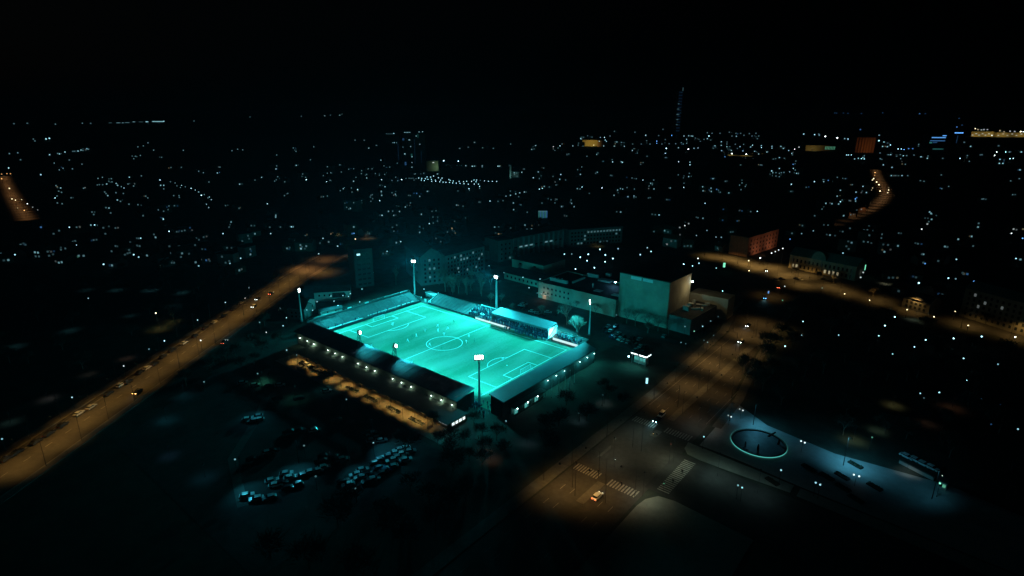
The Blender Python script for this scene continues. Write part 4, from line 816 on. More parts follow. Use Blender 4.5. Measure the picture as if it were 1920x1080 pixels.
# houses and blocks that carry the lit windows
BUSY = [(1165, 1300, 505, 640), (560, 1130, 540, 760)]
clusters = []
for q in sorted(wins, key=lambda q: -q[1]):
    for c in clusters:
        if abs(q[0]-c[0][0]) < 11 and -13 < q[1]-c[0][1] <= 1 and len(c) < 6:
            dd = CZ/max(1e-6, -ray(*c[0][:2]).z)
            if (c[0][1]-q[1])*dd/FPX < 16 and abs(q[0]-c[0][0])*dd/FPX < 26: c.append(q); break
    else: clusters.append([q])
HW = [mat('house_wall_a', (.2, .19, .17), .85, .2, .3), mat('house_wall_b', (.12, .075, .055), .85, .25, .3), mat('house_wall_c', (.26, .26, .25), .85, .2, .3)]
NUMW = {1: 'one', 2: 'two', 3: 'three', 4: 'four', 5: 'five', 6: 'six'}
hr = random.Random(3)
clusters = [c for c in clusters if not (470 < c[0][0] < 668 and 468 < c[0][1] < 560) and not (c[0][0] < 95 and 300 < c[0][1] < 425)]
for c in clusters:
    px, py, _, _ = c[0]; P = at(px, py, 2.4); d = (P-CAM).length; far = d > 2600
    base_ang = hr.choice((0, 0, .25, -.3, .6)); tocam = Vector((CX-P.x, CY-P.y)).normalized(); best = None
    for k in range(4):
        a = base_ang+k*math.pi/2; nn = Vector((math.cos(a), math.sin(a))); s = nn.dot(tocam)
        if best is None or s > best[0]: best = (s, nn, a)
    nn, a = best[1], best[2]; tv = Vector((-nn.y, nn.x)); pts = []
    for q in c:
        dr = ray(q[0], q[1]); den = dr.x*nn.x+dr.y*nn.y; k = ((P.x-CX)*nn.x+(P.y-CY)*nn.y)/den; X = CAM+dr*k
        pts.append(((X.x-P.x)*tv.x+(X.y-P.y)*tv.y, max(1.4, X.z), q))
    s0 = min(x[0] for x in pts)-hr.uniform(2.5, 6); s1 = max(x[0] for x in pts)+hr.uniform(2.5, 6); zt = max(x[1] for x in pts)
    dep = hr.uniform(8, 11); ws = max(1.3, d/900) if not far else d/700
    h = max(zt+1.4+ws*.5, 3.4); Lb = max(s1-s0, 8, ws*2); mid = (s0+s1)/2; wl = hr.choice(HW)
    big = h > 8.5; nm = 'apartment_block' if big else 'house'
    nw = len(c); lc = CN[c[0][3]]
    lab = 'dark %s, %s bright %s window%s, in %s' % ('apartment block' if big else 'low house', NUMW[nw], lc, '' if nw == 1 else 's', district(px, py))
    t = thing(nm, lab, 'apartments' if big else 'house', (P.x+tv.x*mid, P.y+tv.y*mid, 0), a+math.pi/2, 'dark houses in '+district(px, py))
    mb = MB(); mb.box((0, dep/2, h/2), (Lb, dep, h))
    if not big: mb.add([(-Lb/2, 0, h), (-Lb/2, dep, h), (-Lb/2, dep/2, h+2.6), (Lb/2, 0, h), (Lb/2, dep, h), (Lb/2, dep/2, h+2.6)], [(0, 2, 1), (3, 4, 5)])
    mb.build('wall', wl, t)
    mb = MB()
    if big: mb.box((0, dep/2, h+.2), (Lb+.4, dep+.4, .4))
    else: mb.add([(-Lb/2-.3, -.4, h-.1), (Lb/2+.3, -.4, h-.1), (Lb/2+.3, dep/2, h+2.75), (-Lb/2-.3, dep/2, h+2.75), (Lb/2+.3, dep+.4, h-.1), (-Lb/2-.3, dep+.4, h-.1)], [(0, 1, 2, 3), (3, 2, 4, 5)])
    mb.build('roof', M_roof if big else M_tile, t)
    rot = Matrix.Rotation(-(a+math.pi/2), 2)
    for _ in range(hr.choice((1, 2, 3)) if py > 255 else 0):
        s = hr.uniform(s0+1.5, s1-1.5); z = hr.uniform(min(1.8, h-1.2), max(1.9, h-1.2))
        if all(abs(s-q[0]) > ws*1.3 or abs(z-q[1]) > ws*1.3 for q in pts): put('dim_window', wmesh(ws, ws*1.05, glow(hr.choice('wwwwpyb'), hr.choice((.02, .03, .05, .08)), ws*ws*best[0]*1.05, d)), t, (s-mid, -.06, z))
    for s, z, q in pts:
        m_ = glow(q[3], FLUX[q[2]]*1.0, ws*ws*best[0]*1.05, d)
        put('lit_window', wmesh(ws, ws*1.05, m_), t, (s-mid, -.06, z))

# ------------------------------------------------------------------ distant landmarks
def far_block(name, label, cat, x0, x1, ybase, ytop, wall, roofm, depth=25, yaw=0.0, face=True):
    """a far building seen between pixel columns x0..x1, standing at row ybase and reaching row ytop"""
    P = at((x0+x1)/2, ybase); d = CZ/-ray((x0+x1)/2, ybase).z
    wd = (x1-x0)*d/FPX; hh = (ybase-ytop)*d/FPX
    ang = math.atan2(_r0.y, _r0.x)+yaw
    t = thing(name, label, cat, (P.x, P.y, 0), ang)
    mb = MB(); mb.box((0, depth/2, hh/2), (wd, depth, hh)); mb.build('wall', wall, t)
    mb = MB(); mb.box((0, depth/2, hh+.4), (wd+1, depth+1, .8)); mb.build('roof', roofm, t)
    return t, wd, hh, d
def fwin(t, wd, hh, d, x0, x1, ybase, ytop, items):
    for it in items:
        x, y, wpx, hpx, col, s = it
        put('lit_window', wmesh(max(.4, wpx*d/FPX), max(.4, hpx*d/FPX), emat(col, s), .3), t, ((x-(x0+x1)/2)*d/FPX, -.2, (ybase-y)*d/FPX))
# twisted tower
P = at(1267, 262); d = CZ/-ray(1267, 262).z; k = d/FPX
t = thing('twisted_tower', 'very tall twisting tower rising alone above the skyline with a column of lit floors', 'tower', (P.x, P.y, 0), math.atan2(_r0.y, _r0.x))
for s in range(9):
    mb = MB(); z0, z1 = s*20.5, s*20.5+19.5
    for lv in range(5):
        for q in (0, 1): pass
    rings = []
    for lv in range(6):
        a = R(10)*(s+lv/5)*1.0; z = z0+(z1-z0)*lv/5
        rings.append([(15.5*math.cos(a+b)*1.0, 15.5*math.sin(a+b), z) for b in (R(-54), R(18), R(90), R(162), R(234))])
    V = [v for rg in rings for v in rg]; F = [(i+5*j, (i+1) % 5+5*j, (i+1) % 5+5*(j+1), i+5*(j+1)) for j in range(5) for i in range(5)]
    mb.add(V, F+[(4, 3, 2, 1, 0), (25, 26, 27, 28, 29)]); sg = mb.build('tower_segment', M_wallg, t)
for y, s, wx in ((197.7, .05, 3.5), (207, .06, 4.5), (216.5, .08, 5.5), (225.5, .06, 5), (234.5, .05, 4.5)):
    put('lit_window', wmesh(wx*k, 1.1*k, emat('w', s), .5), t, ((1264.5-1267)*k, -17, (262-y)*k))
    put('lit_window', wmesh(1.1*k, 1.1*k, emat('w', s*3), .5), t, ((1264.5-1267)*k, -17.4, (262-y)*k))
for j in range(14): put('lit_window', wmesh(7*k, 1.6*k, emat('b', .02), .5), t, (0, -16.6, (262-(178+j*5.2))*k))  # faint glowing strips stand in for the dim light on the tower body
put('crown_light', wmesh(1.2*k, 6*k, emat('w', .09), .5), t, (3.2*k, -17, (262-172.5)*k), 0)
# twin towers
for x0, x1, yb, yt, lb, its in (
    (726, 751, 308, 251, 'dark slab tower with a lit strip along its roof edge, left one of a pair', [(734, 252.7, 15, 1.2, 'w', .12), (741.5, 252, 1.4, 1.2, 'w', 1.2), (739, 268.7, 1.1, 1, 'w', .5), (741.7, 268.5, 1.4, 1, 'w', .8), (745.5, 268.5, 1, 1, 'w', .4), (748, 285, 2, 30, 'b', .012), (745, 306, 1, 1, 'w', .3)]),
    (757, 799, 318, 251, 'right dark slab tower of a pair, with scattered windows and roof lights', [(762, 250.7, 1, 1, 'w', .7), (764.5, 250.7, 1, 1, 'w', .6), (767, 250.7, 1, 1, 'w', .7), (770, 250.6, 1, 1, 'w', .6), (772, 250.5, .8, 1, 'w', .5), (788.7, 249.6, 1, 1, 'w', .9), (795, 249.2, 1.2, 1, 'w', .9), (786, 256, 3, 8, 'c', .035), (759, 263, 3, 4, 'b', .1), (770, 264, 2.5, 2, 'w', .3), (783, 257, 1.5, 1.3, 'w', .5), (789, 271.7, 1.5, 1.3, 'w', .5), (772, 276, 1.2, 1, 'w', .6), (760.5, 289.3, 2, 1.2, 'w', 1), (757.6, 277, 1, 1, 'w', .4), (773, 292, 2.5, 6, 'c', .1), (773.7, 294.5, 1.4, 1.2, 'w', 1), (773, 305, 1, 1, 'w', .6), (761, 307, 3, 6, 'b', .12), (772.5, 313.5, 2.4, 1, 'w', .5), (779, 285, 1.4, 46, 'b', .012), (791, 295, 1.4, 22, 'b', .012)])):
    t, wd, hh, d = far_block('tower_block', lb, 'tower', x0, x1, yb, yt+2, M_wallg, M_roof, 18)
    fwin(t, wd, hh, d, x0, x1, yb, yt, its)
def wash(t, P, d, col, power, off=25, h=4, size=150, aimz=12):
    o = math.atan2(_r0.y, _r0.x); nrm = Vector((_r0.y, -_r0.x, 0))
    q = P+nrm*off; lamp_light('wall_floodlight', 'SPOT', (q.x, q.y, h), col, power, t, (P.x, P.y, aimz), size, .8, 1)
M_silo = mat('silo_brick', (.3, .2, .14), .9, .2, .03)
t, wd, hh, d = far_block('silo_building', 'tall orange floodlit silo like block on the skyline right of the brilliant lamp pair', 'building', 1600, 1638, 286, 258, M_silo, M_roof, 22)
for i in range(7):
    mb = MB(); mb.tube((wd*(-.5+(i+.5)/7), -.5, 0), (wd*(-.5+(i+.5)/7), -.5, hh*.98), wd/16, n=10); mb.build('silo_cylinder', M_silo, t)
wash(t, t.location.copy(), d, (1, .36, .1), 13000, 45, 6, 120, hh*.6)
M_ochre = mat('ochre_render', (.4, .33, .16), .9, .2, .03)
t, wd, hh, d = far_block('ochre_building', 'low ochre floodlit building on the skyline left of the twisted tower', 'building', 1092, 1124, 274, 263, M_ochre, M_roof, 30)
wash(t, t.location.copy(), d, (1, .72, .2), 36000, 40, 5, 150, 8)
t, wd, hh, d = far_block('museum_building', 'low pale floodlit building with a row of green windows under the brilliant lamp pair', 'building', 1510, 1577, 283, 273, M_ochre, M_roof, 25)
wash(t, t.location.copy()-_r0*wd*.33, d, (1, .78, .33), 6500, 30, 4, 140, 6)
fwin(t, wd, hh, d, 1510, 1577, 283, 273, [(1547+i*2.8, 276+(j*3.2), 1.5, 1.4, 'g', .35) for i in range(7) for j in range(2)])
t, wd, hh, d = far_block('low_works', 'dim low hall catching greenish light beside the brilliant lamp pair right of the twin towers', 'hall', 800, 822, 321, 302, M_wallw, M_roof, 20)
fwin(t, wd, hh, d, 800, 822, 321, 302, [(813, 305, 3, 1.2, 'p', .6)]); wash(t, t.location.copy()+_r0*10, d, (.45, .8, .4), 1500, 12, 8, 150, 8)
t, wd, hh, d = far_block('blue_block', 'office block with stacked blue window bands on the right skyline', 'office', 1738, 1772, 282, 254, M_wallg, M_roof, 30)
fwin(t, wd, hh, d, 1738, 1772, 282, 254, [(1755, 258.7, 26, 1.5, 'b', .9), (1765, 255.3, 7, 1.3, 'b', 1.4), (1754, 264.5, 28, 1.2, 'b', .35), (1742, 268, 5, 2, 'c', .25), (1750, 267.5, 8, 2, 'b', .12), (1758, 279.5, 20, 2, 'c', .12)])
t, wd, hh, d = far_block('dark_tower', 'dark tower with a single bright blue bar near its top on the right skyline', 'tower', 1778, 1800, 290, 238, M_wallg, M_roof, 20)
fwin(t, wd, hh, d, 1778, 1800, 290, 238, [(1789, 250.5, 16, 1.3, 'b', 2.2), (1782.5, 240, 2, 1, 'b', 1), (1788, 262, 1.6, 14, 'b', .05)])
t, wd, hh, d = far_block('waterfront_sheds', 'long low waterfront building with broken lit strip on the left horizon', 'shed', 200, 312, 231.5, 227, M_wallg, M_roof, 60)
fwin(t, wd, hh, d, 200, 312, 231.5, 227, [(207, 230.6, 6, .7, 'w', .12), (222, 230.5, 7, .8, 'w', .3), (230.5, 230.4, 2, .9, 'w', .6), (239, 230, 8, .8, 'w', .25), (251.5, 228.6, 4, .9, 'w', .5), (265, 228.6, 8, .9, 'w', .1), (276, 228.4, 5, 1.1, 'w', .9), (297, 227.8, 22, 1.2, 'w', .6), (308, 227, 3, 1, 'w', .9)])
t, wd, hh, d = far_block('blue_lit_hall', 'small hall with blue lit slatted front in the middle distance behind the school', 'hall', 1008, 1026, 411, 395, M_wallg, M_roof, 12)
fwin(t, wd, hh, d, 1008, 1026, 411, 395, [(1010.5+i*2.9, 403-i*.3, 1.6, 13, 'b' if i % 2 else 'c', .22) for i in range(6)])
for q in ((1010, 396, 1024, 400),): fwin(t, wd, hh, d, 1008, 1026, 411, 395, [(1017, 396, 16, 1.2, 'w', .2)])
t, wd, hh, d = far_block('lit_chimney', 'slender pale lit chimney at the end of the distant car park', 'chimney', 955.6, 958.6, 334, 312, M_concl, M_concl, 4)
wash(t, t.location.copy(), d, (.3, .9, .85), 2500, 12, 2, 120, hh*.5)

for x0, x1, yb, yt, lb, pw in ((1820, 1862, 256.5, 247, 'low amber lit terminal on the right skyline, left one of two', 22000), (1868, 1925, 257, 249, 'long low amber lit terminal at the right end of the skyline', 22000)):
    t, wd, hh, d = far_block('terminal', lb, 'building', x0, x1, yb, yt, M_ochre, M_roof, 30)
    for q in (-.3, .3): wash(t, t.location.copy()+_r0*wd*q, d, (1, .74, .25), pw, 35, 6, 150, 8)
    fwin(t, wd, hh, d, x0, x1, yb, yt, [(x0+3+i*(x1-x0-6)/6, yb-(5.5 if i % 2 else 3), 3, 1.2, 'p', .5) for i in range(7)])
# ------------------------------------------------------------------ road lighting: lamps hung on wires across the roads
def pendant(p, a, half, h, col, power, label, grp, glowc, size=140, vis=.0):
    """a hooded lamp on a wire spanning the road; a = direction of the wire"""
    t = thing('hanging_street_lamp', label, 'street lamp', (p[0], p[1], 0), 0, grp); c, s = math.cos(a), math.sin(a)
    mb = MB()
    for q in (-1, 1): mb.tube((q*half*c, q*half*s, 0), (q*half*c, q*half*s, h+.9), .09, .06, 6)
    for q in (-1, 1):
        mb = MB(); mb.tube((q*half*c, q*half*s, 0), (q*half*c, q*half*s, h+.9), .09, .06, 6); mb.build('pole', M_dark, t)
    mb = MB()
    for q in (-1, 1): mb.tube((q*half*c, q*half*s, h+.8), (0, 0, h+.35), .02, n=3, cap=False)
    mb.build('span_wire', M_dark, t)
    mb = MB(); mb.tube((0, 0, h-.12), (0, 0, h+.4), .45, .1, 10, False); mb.build('lamp_hood', M_dark, t)
    mb = MB(); mb.ball((0, 0, h-.02), .2, 8, 5); mb.build('lamp_glass', emat(glowc, 20 if vis == 0 else vis), t)
    ld = bpy.data.lights.new('lamp_light', 'SPOT'); ld.color = col; ld.energy = power; ld.spot_size = R(size); ld.spot_blend = .7; ld.shadow_soft_size = .2
    o = bpy.data.objects.new('lamp_light', ld); COL.objects.link(o); o.parent = t; o.location = (0, 0, h-.45)
    return t
a = Vector((-34, -163.8)); dv = Vector((-133, 180)).normalized()
for k in range(17):
    p = a+dv*(k*15-2)+Vector((.8, .59))*random.uniform(-1, 1)
    pendant(p, math.atan2(.59, .8), 9.6, 9.5, ORANGE, 4000*random.uniform(.7, 1.15), 'orange hooded lamp hung on a wire across the long road left of the stadium', 'hanging lamps over the left road', 'o', 120)
for p, pw in (((-182, 34), 8000), ((-164, 36), 6000), ((-196, 60), 4000)):
    pendant(p, .6, 9, 10, (1, .45, .12), pw, 'orange hooded lamp hung over the far junction of the left road', 'hanging lamps over the left road junction', 'o')
for i, (y, pw) in enumerate(((-47, 2200), (-22, 1500), (12, 1400), (36, 3000), (62, 4200), (86, 4600), (110, 4200), (132, 2500))):
    for x in (114.5, 128.5):
        pendant((x+(0 if y < 60 else (-4 if x > 120 else -2)), y+random.uniform(-3, 3)), 0, 5.2, 9, (1, .56, .16) if y > 0 or y < -40 else (.8, .72, .4), 1.2*pw*(.6 if x > 120 and y < 60 and y > 0 else 1)*(.42 if y < 100 else .6)*(1.7 if x < 120 and 5 < y < 70 else 1)*(.6 if x > 120 and y > 70 else 1), 'hooded amber lamp hung over a carriageway of the boulevard by the plaza', 'hanging lamps over the boulevard', 'o', 136)
for x, y, pw in ((122, -57, 1300), (113, -60, 1900)):
    pendant((x, y), 0, 6, 9, (1, .55, .14), pw*1.3, 'hooded amber lamp hung over the crossing at the bottom of the boulevard', 'hanging lamps over the lower crossing', 'o', 130)
for x, y, pw in ((34, 270, 7000), (48, 272, 11000), (62, 266, 13000), (74, 258, 13000), (84, 266, 11000), (96, 250, 12000), (108, 258, 8000), (112, 232, 7000), (128, 240, 5200), (140, 231, 4200), (158, 226, 3600), (178, 216, 3600), (205, 207, 3800), (226, 202, 3800), (245, 196, 3800), (104, 190, 1600)):
    pendant((x, y), 1.2, 8, 9.5, (1, .55, .14), pw*.8, 'hooded amber lamp hung over the curving park boulevard', 'hanging lamps over the park boulevard', 'y')
for x, y, pw, lb in ((-37, -60.6, 900, 'amber hooded forecourt lamp at the left end, above the parked cars'), (-20, -60.6, 600, 'amber hooded forecourt lamp in the gap right of the cars'), (20, -60.6, 600, 'amber hooded forecourt lamp in the middle gap'), (-29, -60.6, 800, 'amber hooded forecourt lamp second from the left end'), (-7, -60.6, 700, 'amber hooded forecourt lamp third from the left end'), (2, -60.6, 900, 'amber hooded forecourt lamp fourth from the left end'), (11, -60.6, 700, 'amber hooded forecourt lamp fifth from the left end'), (28, -60.6, 700, 'amber hooded forecourt lamp fifth from the right end'), (35, -60.6, 1100, 'amber hooded forecourt lamp fourth from the right end'), (42, -60.6, 1300, 'amber hooded forecourt lamp third from the right end'), (49, -60.6, 1000, 'amber hooded forecourt lamp second from the right end'), (56, -60.6, 700, 'amber hooded forecourt lamp at the right end, by the lit annex windows')):
    t = thing('forecourt_lamp', lb, 'street lamp', (x, y, 0), 0, 'hooded lamps along the forecourt')
    mb = MB(); mb.tube((0, -2.6, 0), (0, -2.6, 5.2), .08, .05, 6); mb.tube((0, -2.6, 5.1), (0, 0, 5.2), .05, n=5); mb.build('pole', M_dark, t)
    mb = MB(); mb.tube((0, 0, 4.9), (0, 0, 5.3), .4, .1, 10, False); mb.build('lamp_hood', M_dark, t)
    ld = bpy.data.lights.new('lamp_light', 'SPOT'); ld.color = (1, .6, .15); ld.energy = pw*1.9; ld.spot_size = R(96); ld.spot_blend = .75; ld.shadow_soft_size = .2
    o = bpy.data.objects.new('lamp_light', ld); COL.objects.link(o); o.parent = t; o.location = (0, 0, 4.85)
for px, py, lb in ((661, 730, 'leftmost dark planting strip on the orange forecourt'), (694, 747, 'dark planting strip right of the leftmost one on the forecourt'), (737, 768, 'dark planting strip in front of the bright forecourt wall'), (780, 789, 'rightmost dark planting strip on the orange forecourt'), (600, 696, 'dark planting strip beside the forecourt cars')):
    p = at(px, py, .3); t = thing('planting_strip', lb, 'flower bed', (p.x, -61.2, .02), 0, 'planting strips on the forecourt'); box_on(t, 'kerb', (0, 0, .12), (8, 1.5, .24), M_conc)
    mb = MB(); rq = random.Random(int(px))
    for k in range(90):
        x, y = rq.uniform(-3.8, 3.8), rq.uniform(-.6, .6); a = rq.uniform(0, 6.3); mb.add([(x, y, .24), (x+.3*math.cos(a), y+.3*math.sin(a), .8), (x-.3*math.sin(a), y+.3*math.cos(a), .65)], [(0, 1, 2)])
    mb.build('plants', M_leaf, t)
for k in range(len(FR)-1):
    nq = max(1, round((Vector(FR[k+1])-Vector(FR[k])).length/19))
    for q in range(nq):
        p = Vector(FR[k]).lerp(Vector(FR[k+1]), (q+.5)/nq)
        if p.x > -1100: pendant((p.x, p.y), 1.45, 11, 8, (1, .44, .14), 3300*random.uniform(.7, 1.2), 'orange hooded lamp hung over the distant road at the left edge', 'hanging lamps over the distant left road', 'o', 128, 1.5)
for k in range(len(HR)-1):
    nq = max(1, round((Vector(HR[k+1])-Vector(HR[k])).length/26))
    for q in range(nq):
        p = Vector(HR[k]).lerp(Vector(HR[k+1]), (q+.5)/nq)
        pendant((p.x, p.y), .3, 8, 9, (1, .47, .17), (4200, 4200, 4600, 4200, 3000, 1400, 500)[k], 'orange hooded lamp hung over the distant curved hill road', 'hanging lamps over the hill road', 'y', 120, 1.5)

# pools of light on paths and lawns
def path_lamp(px, py, label, col, pw, h=4.2, size=130, gl='w'):
    p = at(px, py); t = thing('hooded_path_lamp', label, 'path lamp', (p.x, p.y, 0), 0, 'hooded path lamps')
    mb = MB(); mb.tube((0, 0, 0), (0, 0, h), .06, .04, 6); mb.build('pole', M_dark, t); mb = MB(); mb.tube((0, 0, h), (0, 0, h+.3), .42, .08, 8); mb.box((0, 0, h+.3), (.3, .3, .1)); mb.build('hood', M_dark, t)
    ld = bpy.data.lights.new('path_light', 'SPOT'); ld.color = col; ld.energy = pw; ld.spot_size = R(size); ld.spot_blend = 1; ld.shadow_soft_size = .1
    o = bpy.data.objects.new('path_light', ld); COL.objects.link(o); o.parent = t; o.location = (0, 0, h-.2)
GB = (.25, .75, .95)
for px, py, lb, c, pw, h in ((218, 544, 'hooded lamp making a dim pool, second of the row above the yellow lamp', GB, 380, 5), (283, 544, 'hooded lamp making the widest dim pool of the row above the yellow lamp', GB, 620, 5), (340, 549, 'hooded lamp making a dim pool nearest the orange road of its row', GB, 420, 5), (162, 544, 'hooded lamp making the faintest pool at the far end of its row', GB, 200, 5),
        (131, 620, 'hooded lamp making a dim streak on the dark field left of the yellow lamp', GB, 330, 5), (27, 650, 'hooded lamp making a dim streak near the left edge', GB, 330, 5), (325, 574, 'hooded lamp making a slanted dim streak right above the yellow lamp', GB, 260, 5), (245, 592, 'hooded lamp making a small dim pool left of the yellow lamp', GB, 150, 4),
        (300, 616, 'hooded lamp throwing a broad ochre pool beside the orange road', (1, .72, .2), 900, 6), (325, 603, 'hooded lamp throwing the upper half of the ochre pool by the orange road', (1, .72, .2), 420, 5), (90, 748, 'hooded lamp making a narrow pale streak left of the road', (.9, .75, .8), 260, 4), (20, 792, 'hooded lamp making a grey patch by the left edge', (.5, .9, .9), 160, 4), (165, 702, 'hooded lamp making a rosy patch left of the road', (1, .75, .7), 110, 4), (238, 672, 'hooded lamp by the rosy roof above the road', (1, .5, .4), 200, 4),
        (345, 742, 'hooded lamp over the upper end of the winding path', (.1, .6, .8), 330, 5), (312, 788, 'hooded lamp over the middle of the winding path', (.1, .6, .8), 380, 5), (318, 855, 'hooded lamp over the bend of the winding path', (.2, .45, .8), 160, 4), (385, 895, 'hooded lamp over the lower end of the winding path', (.1, .5, .75), 280, 5),
        (492, 717, 'hooded lamp making a green pool in the car park', (.15, 1, .65), 620, 5), (555, 748, 'hooded lamp making a wide dim green pool in the car park', (.15, 1, .7), 420, 6), (610, 732, 'hooded lamp making a dim pool at the forecourt side of the car park', (.1, .8, .8), 320, 5),
        (1133, 757, 'hooded lamp making a grey streak on the lawn by the end stand', (.7, .9, .9), 330, 4), (1086, 790, 'hooded lamp making a grey streak on the lawn below the flagpoles', (.55, .8, 1), 260, 4), (988, 832, 'hooded lamp making a grey patch under the dark trees', (.5, .7, .9), 220, 4), (1225, 742, 'hooded lamp on the verge of the boulevard', (.7, .95, .75), 330, 5),
        (1675, 760, 'hooded lamp making an ochre pool in the dark park', (1, .8, .35), 420, 4), (1600, 826, 'hooded lamp making an olive pool at the plaza edge', (.85, 1, .5), 600, 5), (1645, 808, 'hooded lamp lighting the path at the plaza edge', (.7, 1, .7), 260, 4), (1785, 765, 'hooded lamp making a rusty patch in the dark park', (1, .4, .2), 330, 5), (1740, 795, 'hooded lamp making a faint rusty patch in the dark park', (1, .5, .35), 130, 4), (1762, 908, 'hooded lamp by the pale wall at the plaza corner', (.6, 1, .7), 420, 3.5), (1700, 885, 'hooded lamp along the pale wall of the plaza', (.8, .95, .9), 330, 4),
        (920, 862, 'hooded lamp making a rusty patch among the dark trees', (1, .3, .12), 330, 4), (905, 845, 'hooded lamp at the upper edge of the rusty patch', (1, .45, .25), 160, 4), (1715, 600, 'hooded lamp making a grey pool beside the park boulevard', (.8, .9, .7), 620, 5),
        (630, 440, 'hooded lamp making an ochre pool in the streets beyond the open terrace', (1, .75, .3), 2400, 7), (690, 447, 'hooded lamp making a brown pool in the streets beyond the open terrace', (1, .6, .3), 2600, 7), (655, 480, 'hooded lamp making a dull brown pool before the apartment tower', (1, .7, .45), 900, 6), (1120, 462, 'hooded lamp making a faint ochre pool before the office row', (1, .8, .3), 900, 6), (845, 434, 'hooded lamp making a faint olive pool in the blocks behind the stadium', (.8, 1, .5), 900, 6), (1660, 532, 'hooded lamp lighting the hedge between palace and street house', (1, .85, .6), 900, 4),
        (1370, 291, 'hooded lamp making an amber pool on the skyline between tower and silo block, left one', (1, .6, .16), 52000, 14), (1398, 292, 'hooded lamp making an amber pool on the skyline between tower and silo block, right one', (1, .6, .16), 52000, 14), (1420, 288, 'hooded lamp making a fainter amber pool on the skyline before the silo block', (1, .55, .15), 30000, 14),
        (1030, 551, 'hooded lamp lighting the theatre side yard', (1, .7, .55), 240, 5)):
    path_lamp(px, py, lb, c, pw, h)
for px, py, lb, c, pw in ((1262, 868, 'added hooded street lamp over the rounded pavement corner of the plaza', (.72, .9, .62), 2300), (1345, 893, 'added hooded street lamp over the strip of paving below the plaza', (.5, .85, .75), 2000), (1205, 930, 'added hooded street lamp over the lower corner pavement', (.75, .85, .6), 2300), (1150, 862, 'added hooded street lamp at the island of the crossroads', (.85, .82, .5), 1700), (1205, 812, 'added hooded street lamp left of the upper zebra crossing', (.65, .9, .7), 1500), (1420, 925, 'added hooded street lamp over the outer paving below the plaza', (.45, .8, .8), 900), (1310, 800, 'added hooded street lamp at the left tip of the plaza', (.6, .8, .75), 1100)):  # street lamps added to brighten the crossroads and its paving
    path_lamp(px, py, lb, c, pw, 8.5, 150)
for px, py, z, w_, h_, co, st, lb in ((1358, 497, 4, 1.6, 3.4, 'g', 1.0, 'small upright green lit sign near the lamps left of the brick block'), (1621, 501.5, 6, 1.6, 4, 'g', 1.0, 'small upright green lit sign right of the palace'), (1213, 714, 2, .9, 2.6, 'w', 1.2, 'small upright cool white lit sign left of the boulevard'), (1441, 548, 2, .8, 1.6, 'b', .6, 'small upright blue lit sign at the boulevard bend')):
    p = at(px, py, z); t = thing('lit_sign', lb, 'sign', (p.x, p.y, 0), math.atan2(_r0.y, _r0.x)); mb = MB(); mb.tube((0, .1, 0), (0, .1, z), .1, n=6); mb.build('post', M_dark, t)
    box_on(t, 'sign_panel', (0, 0, z), (w_, .16, h_), emat(co, st)); box_on(t, 'sign_case', (0, .12, z), (w_+.16, .1, h_+.16), M_dark)
t = thing('garden_wall', 'plain grey wall left of the upper boulevard below the theatre side wing', 'wall', (0, 0, 0)); a, b = at(1362, 598), at(1392, 568); v = b-a
mb = MB(); mb.box(((a.x+b.x)/2, (a.y+b.y)/2, 1.3), (v.length, .3, 2.6), math.atan2(v.y, v.x)); mb.build('wall', M_wallw, t); mb = MB(); mb.box(((a.x+b.x)/2, (a.y+b.y)/2, 2.67), (v.length+.1, .5, .14), math.atan2(v.y, v.x)); mb.build('coping', M_conc, t)
# plaza masts with cool light
for px, py, h, pw, lb, tg in ((1581, 873, 11, 5200, 'tall thin plaza mast beside the flower beds', (1598, 862)), (1412, 797, 9, 2600, 'plaza mast just above the ring fountain', (1436, 808)), (1747, 936, 10, 420, 'plaza mast near the pale wall at the right corner', (1712, 915)), (1368, 790, 8, 650, 'plaza mast left of the ring fountain by the boulevard', (1378, 772))):
    p = at(px, py); t = thing('plaza_mast', lb, 'lamp mast', (p.x, p.y, .1)); mb = MB(); mb.tube((0, 0, 0), (0, 0, h), .14, .07, 8); mb.build('pole', M_dark, t)
    mb = MB(); mb.box((.4, 0, h), (1.2, .5, .14)); mb.build('lamp_housing', M_dark, t); q = at(*tg)
    lamp_light('mast_light', 'SPOT', (p.x+.4, p.y, h-.1), (.1, .55, .8), pw*1.25, t, (q.x, q.y, 0), 150, 1, .3)
# twin globe lamps on the plaza
for px, py, qx, qy, lb in ((1601, 890, 1611, 893, 'brilliant twin globe lamp between the flower beds'), (1502, 827, 1509, 830, 'twin globe lamp at the upper plaza edge right of the ring fountain'), (1387, 767, 1393, 769.5, 'small twin globe lamp at the top corner of the plaza'), (1365.5, 779, 1371, 781.5, 'small twin globe lamp left above the ring fountain')):
    P = at(px, py, 4); Q = at(qx, qy, 4); t = thing('twin_globe_lamp', lb, 'lamp', ((P.x+Q.x)/2, (P.y+Q.y)/2, .1))
    v = (Q-P)/2; mb = MB(); mb.tube((0, 0, 0), (0, 0, 3.8), .08, .06, 6); mb.tube((-v.x, -v.y, 3.7), (v.x, v.y, 3.7), .05, n=5); mb.build('pole', M_dark, t)
    for s in (-1, 1): mb = MB(); mb.ball((s*v.x, s*v.y, 3.9), .28, 8, 6); mb.build('globe', glow('p', 2.2 if px > 1480 else (1.3 if s > 0 else .5), math.pi*.08, (P-CAM).length), t)
t = thing('plaza_wall', 'low pale wall along the right edge of the plaza below the parked white cars', 'wall', (0, 0, 0))
